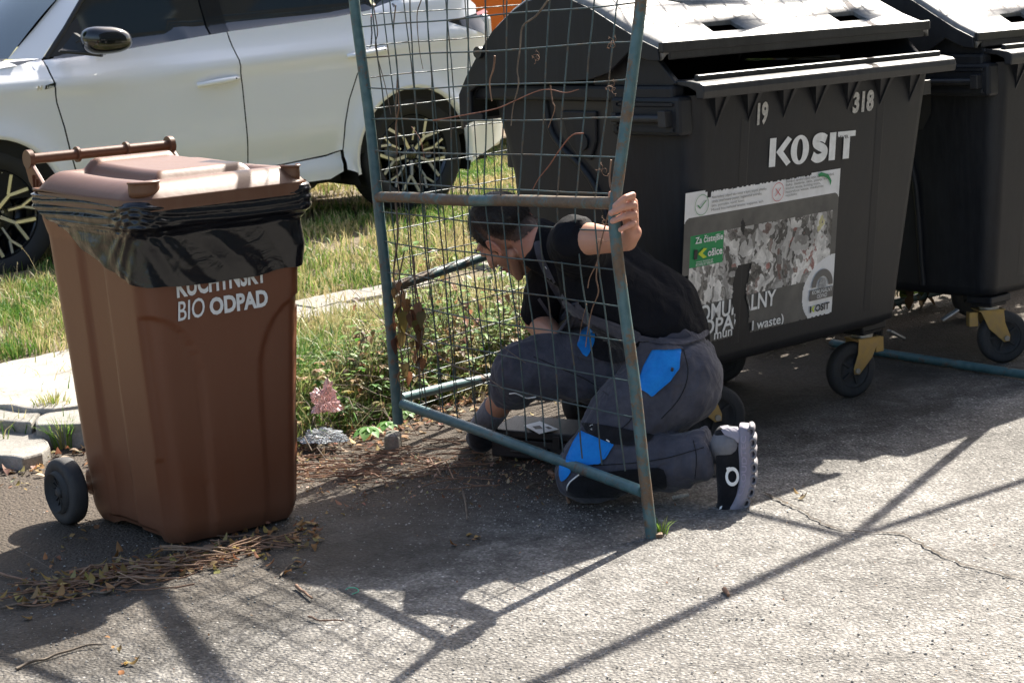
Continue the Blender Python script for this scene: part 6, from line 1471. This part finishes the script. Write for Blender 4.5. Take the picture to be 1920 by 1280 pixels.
bp = patch('blue_hip_pocket', [(1207, 686), (1222, 654), (1248, 652), (1276, 655), (1273, 690), (1256, 714), (1223, 742), (1202, 728), (1200, 705)], M_blue, .006, 6, smooth_ol=False)
patch('hip_pocket_flap', [(1200, 640), (1232, 646), (1278, 650), (1282, 655), (1248, 657), (1224, 657), (1206, 690), (1198, 712), (1192, 706), (1200, 680)], M_trou, .009, 6, smooth_ol=False)
patch('knee_blue', [(1062, 858), (1074, 830), (1088, 808), (1108, 816), (1146, 833), (1124, 868), (1092, 872), (1062, 866)], M_blue, .005, 6, smooth_ol=False)
patch('knee_blue', [(1050, 872), (1070, 880), (1066, 892), (1054, 902), (1049, 888)], M_blue, .005, 5)
patch('knee_blue', [(1128, 838), (1150, 832), (1144, 846), (1132, 862)], M_blue, .006, 5)
patch('black_knee_panel', [(1090, 792), (1130, 796), (1195, 808), (1226, 816), (1200, 834), (1150, 832), (1106, 814)], M_blackc, .005, 6)
patch('black_shin_panel', [(1086, 893), (1140, 884), (1200, 878), (1244, 880), (1244, 924), (1180, 930), (1100, 932), (1064, 926), (1070, 906)], M_blackc, .005, 6)
def strip(nm, pp, r_, m_, off=.005, bv=None):
    pts = []
    for a, c in [(p.x, p.y) for p in catmull([V((a, c, 0)) for a, c in pp], 5)]:
        d = ray(a, c).normalized(); h_ = (bv or BV).ray_cast(V((0, 0, H)), d)
        if h_[0] is None: h_ = (bv or BV).find_nearest(AY(a, c, 5.6))
        pts.append(h_[0]-d*off)
    o = MB().tube(pts, r_, 8).build(nm, m_, man); return o
strip('reflective_piping', [(1065, 922), (1063, 914), (1068, 904), (1077, 896), (1086, 889)], .0022, M_refl); strip('reflective_piping', [(955, 738), (966, 737), (976, 741), (988, 746), (1005, 744)], .0022, M_refl)
strip('reflective_tab', [(1137, 824), (1143, 828)], .002, M_refl); strip('drawcord', [(1106, 798), (1112, 796), (1116, 802), (1108, 804), (1112, 806)], .0015, M_let)
# strap
SB = bvh_of(shirt)
def ribbon(nm, pp, wpx, m_, off=.004):
    q = [(p.x, p.y) for p in catmull([V((a, c, 0)) for a, c in pp], 8)]; vs = []
    for i, (a, c) in enumerate(q):
        t = V((q[min(i+1, len(q)-1)][0]-q[max(i-1, 0)][0], q[min(i+1, len(q)-1)][1]-q[max(i-1, 0)][1], 0)).normalized(); n2 = V((-t.y, t.x, 0))
        for s_ in (-1, -.33, .33, 1):
            x_, y_ = a+n2.x*wpx*s_, c+n2.y*wpx*s_; d = ray(x_, y_).normalized(); h_ = SB.ray_cast(V((0, 0, H)), d)
            if h_[0] is None: h_ = SB.find_nearest(AY(x_, y_, 5.75))
            vs.append(h_[0]-d*off)
    o = mesh_obj(nm, vs, [(i*4+j, i*4+j+1, i*4+j+5, i*4+j+4) for i in range(len(q)-1) for j in range(3)], m_, man, True); return o
ribbon('brace_strap', [(1006, 452), (1012, 480), (1024, 508), (1040, 540), (1056, 566), (1068, 588)], 6.5, M_trou); ribbon('brace_strap', [(1010, 560), (1030, 590), (1048, 618), (1056, 640)], 3, M_trou)
strip('pocket_button', [(1258, 692), (1262, 693)], .006, M_trim, .008); 
strip('strap_print', [(1022, 500), (1025, 504)], .0015, M_let, .008)
# sock and shoes
b = MB(); cap(b, kneF.lerp(ankF, .62), .045, ankF, .042, flat='a'); remesh(b, 'sock', .004, M_sock, man, 1)
b = MB(); fdir = V((-.15, .98, 0)).normalized()
fA = ankF+V((0, 0, -.02)); ell(b, fA, AXW, .045, .05, .05); chain(b, [(fA+V((0, 0, -.02)), .042), (fA+fdir*.10+V((0, 0, -.035)), .038), (fA+fdir*.17+V((0, 0, -.05)), .030)]); remesh(b, 'shoe', .005, M_blackc, man, 2)
Ys = 5.50; SLt = lambda px, py, dy_=0: AY(px, py, Ys+dy_)
b = MB(); chain(b, [(ankN+V((.0, 0, .02)), .04), (SLt(1362, 830), .045)]); remesh(b, 'sock', .004, M_sock, man, 1)
shoe = empty('running_shoe', (0, 0, 0)); shoe.parent = man
b = MB(); up_ = [((1352, 822), .045), ((1374, 822), .046)]
chain(b, [(SLt(1364, 838), .036), (SLt(1366, 880), .037), (SLt(1368, 922, -.01), .036), (SLt(1362, 954, -.015), .028)])
chain(b, [(SLt(1374, 822), .036), (SLt(1376, 860), .036), (SLt(1376, 905), .036)]); cap(b, SLt(1360, 818), .034, SLt(1378, 822), .036); ell(b, SLt(1360, 952, -.012), AXW, .028, .040, .026)
upper = remesh(b, 'upper', .004, M_blackc, shoe, 4)
# midsole: extruded wavy profile with holes
sol = catmull([V((a, c, 0)) for a, c in ((1397, 797), (1394, 830), (1396, 870), (1394, 905), (1384, 935), (1370, 955), (1350, 968))], 5)
wdt = [interp(i/(len(sol)-1), [0, .12, .35, .6, .85, 1], [.034, .046, .048, .052, .052, .032]) for i in range(len(sol))]
def lp(q, i, px_off):          # point beside the sole line, px_off to the outside (right/below)
    t = (sol[min(i+1, len(sol)-1)]-sol[max(i-1, 0)]).normalized(); n2 = V((-t.y, t.x, 0)); n2 = -n2 if n2.x < 0 and abs(n2.x) > .2 else n2
    if n2.dot(V((1, .6, 0))) < 0: n2 = -n2
    return q+n2*px_off
b = MB(); N_ = 20; vs = []
for i, q in enumerate(sol):
    th_ = interp(i/(len(sol)-1), [0, .1, .5, .85, 1], [22, 30, 30, 23, 10])
    c_ = lp(q, i, th_*.5-11); c3 = SLt(c_.x, c_.y); e_ = SLt(*lp(c_, i, 8)[:2])-c3; e_ = e_.normalized()
    for j in range(N_):
        a = 2*pi*j/N_; ca_, sa_ = cos(a), sin(a); vs.append(c3+e_*math.copysign(abs(ca_)**.5, ca_)*th_*.5/FPX*Ys+V((.15, 1, 0)).normalized()*math.copysign(abs(sa_)**.6, sa_)*wdt[i])
b.add(vs, [(i*N_+j, i*N_+(j+1) % N_, (i+1)*N_+(j+1) % N_, (i+1)*N_+j) for i in range(len(sol)-1) for j in range(N_)]+[tuple(range(N_))[::-1], tuple(range(len(vs)-N_, len(vs)))], True); b.build('midsole', M_shoeg, shoe)
outl = MB()
for i in range(1, len(sol)-2, 3):
    th_ = interp(i/(len(sol)-1), [0, .1, .5, .85, 1], [22, 30, 30, 23, 10]); c_ = lp(sol[i], i, th_-12.5); n_ = lp(sol[i], i, th_); c3 = SLt(c_.x, c_.y); e_ = (SLt(n_.x, n_.y)-c3).normalized(); t_ = (SLt(*lp(sol[i+1], i+1, th_)[:2])-SLt(*lp(sol[i-1], i-1, th_)[:2])).normalized()
    pod = MB(); W_ = wdt[i]*.97; yv = V((.15, 1, 0)).normalized()
    prof = [(cos(a)*.0155, sin(a)*.0115) for a in [2*pi*k/20 for k in range(20)]]; inn_ = [(x*.58-.0, y*.5) for x, y in prof]
    A0 = [c3+t_*x+e_*y-yv*W_ for x, y in prof]; A1 = [c3+t_*x+e_*y+yv*W_ for x, y in prof]; I0 = [c3+t_*x+e_*y-yv*W_ for x, y in inn_]; I1 = [c3+t_*x+e_*y+yv*W_ for x, y in inn_]
    n2 = 20; pod.add(A0+A1+I0+I1, [(k, (k+1) % n2, n2+(k+1) % n2, n2+k) for k in range(n2)]+[(2*n2+k, 3*n2+k, 3*n2+(k+1) % n2, 2*n2+(k+1) % n2) for k in range(n2)]+[(k, 2*n2+k, 2*n2+(k+1) % n2, (k+1) % n2) for k in range(n2)]+[(n2+k, n2+(k+1) % n2, 3*n2+(k+1) % n2, 3*n2+k) for k in range(n2)], True)
    pod.build('sole_pod', M_sole, shoe)
SBV = bvh_of(upper)
# heel counter, ring logo and lettering
patch('heel_panel', [(1350, 800), (1372, 797), (1392, 797), (1394, 812), (1372, 812), (1358, 806)], M_shoeg, .004, 5, shoe, SBV)
patch('side_strip', [(1352, 806), (1376, 802), (1386, 812), (1384, 830), (1376, 822), (1360, 816)], M_shoeg, .0045, 4, shoe, SBV)
def ringp(cx, cy, rx, ry, w_, nm):
    q = MB(); vs = []
    for i in range(28):
        a = 2*pi*i/28
        for f in (1, w_):
            px, py = cx+rx*f*cos(a), cy+ry*f*sin(a); d = ray(px, py).normalized(); h_ = SBV.ray_cast(V((0, 0, H)), d)
            if h_[0] is None: h_ = SBV.find_nearest(AY(px, py, 5.4))
            vs.append(h_[0]-d*.007)
    q.add(vs, [(2*i, 2*((i+1) % 28), 2*((i+1) % 28)+1, 2*i+1) for i in range(28)]); q.build(nm, M_refl, shoe, recalc=False)
ringp(1373, 893, 13, 18, .62, 'ring_logo'); patch('logo_tick', [(1362, 876), (1368, 874), (1371, 882), (1364, 884)], M_refl, .009, 3, shoe, SBV, False)
patch('toe_mark', [(1351, 950), (1355, 948), (1354, 953), (1350, 955)], M_refl, .006, 3, shoe, SBV, False)
# CLOUDTEC along the midsole
MBV = bvh_of(bpy.data.objects['midsole'])
def sfn(x, y):
    py = 930-x; px = interp(py, [800, 830, 870, 905, 935], [1400, 1398, 1400, 1398, 1389])-y; d = ray(px, py).normalized(); h_ = MBV.ray_cast(V((0, 0, H)), d)
    if h_[0] is None: h_ = MBV.find_nearest(AY(px, py, 5.42))
    return h_[0]-d*.0015
M_stx = mat('midsole_lettering', (.34, .30, .38), .6)
o = txt('CLOUDTEC', 13, None, M_stx, shoe, 'shoe_lettering', bold=.02, sx=1.65, fn=sfn)
# ------------------------------------------------------------------ black tool case with a card on it
tc = empty('tool_case', G(975, 850, 0), 0, 'low black tool case on the ground in front of the kneeling man', 'tool case')
c0, c1 = G(918, 868, 0), G(1050, 905, 0); fx = (c1-c0).normalized(); 
fx = V((.72, -.40, 0)).normalized(); fy = V((.42, .90, 0)).normalized(); oc_ = G(922, 862, 0)
Mt = Matrix(((fx.x, fy.x, 0, oc_.x), (fx.y, fy.y, 0, oc_.y), (0, 0, 1, 0), (0, 0, 0, 1)))
b = MB(); b.box(0, .30, 0, .20, .012, .075, Mt); into(b.build('base', M_case, None, bevel=.006), tc); b = MB(); b.box(-.004, .304, -.004, .204, .078, .105, Mt); into(b.build('lid', M_case, None, bevel=.007), tc)
b = MB(); b.tube([Mt @ V((.09, -.004, .05)), Mt @ V((.09, -.03, .045)), Mt @ V((.21, -.03, .045)), Mt @ V((.21, -.004, .05))], .006, 8); into(b.build('handle', M_trim, None), tc)
for x in (.05, .23): b = MB(); b.box(x, x+.025, -.009, -.002, .055, .095, Mt); into(b.build('latch', M_trim, None, bevel=.002), tc)
b = MB(); b.add([G(982, 797, .112), G(1012, 789, .112), G(1047, 804, .112), G(1011, 813, .112)], [(0, 1, 2, 3)]); o = b.build('paper_card', M_let, None); md = o.modifiers.new('s', 'SOLIDIFY'); md.thickness = .001; tag(o, 'white printed card lying on the black tool case', 'card')
b = MB(); b.add([G(998, 799, .1128), G(1012, 797, .1128), G(1018, 803, .1128), G(1004, 804, .1128)], [(0, 1, 2, 3)]); b.add([G(1022, 800, .1128), G(1028, 799, .1128), G(1036, 803, .1128), G(1028, 804, .1128)], [(0, 1, 2, 3)]); into(b.build('card_print', M_inkb, None), o); o.children[0].matrix_parent_inverse = Matrix()
# small pale stick by the foot
o = MB().tube([G(1262, 932, .008), G(1290, 927, .008)], .006, 8).build('chalk_stick', M_let2, None); tag(o, 'short pale stick on the asphalt below the kneeling leg', 'stick')
# seams of the trousers
for ol in ([(1207, 686), (1222, 654), (1248, 652), (1276, 655), (1273, 690), (1256, 714), (1223, 742), (1202, 728)], [(1062, 858), (1074, 830), (1088, 808), (1108, 816), (1146, 833), (1124, 868), (1092, 872)]): strip('pocket_seam', [(ol[i][0]+(ol[(i+1) % len(ol)][0]-ol[i][0])*k/3, ol[i][1]+(ol[(i+1) % len(ol)][1]-ol[i][1])*k/3) for i in range(len(ol)) for k in range(3)]+[ol[0]], .0016, M_blue, .009)
for i, pp in enumerate(([(1205, 745), (1180, 790), (1150, 812)], [(1282, 655), (1290, 700), (1275, 745), (1240, 785)], [(1000, 668), (1050, 690), (1100, 712), (1140, 740)], [(1110, 872), (1180, 868), (1250, 858), (1320, 838)], [(1300, 825), (1306, 860), (1302, 905)])):
    strip('seam', pp, .0013, M_blackc, .002)
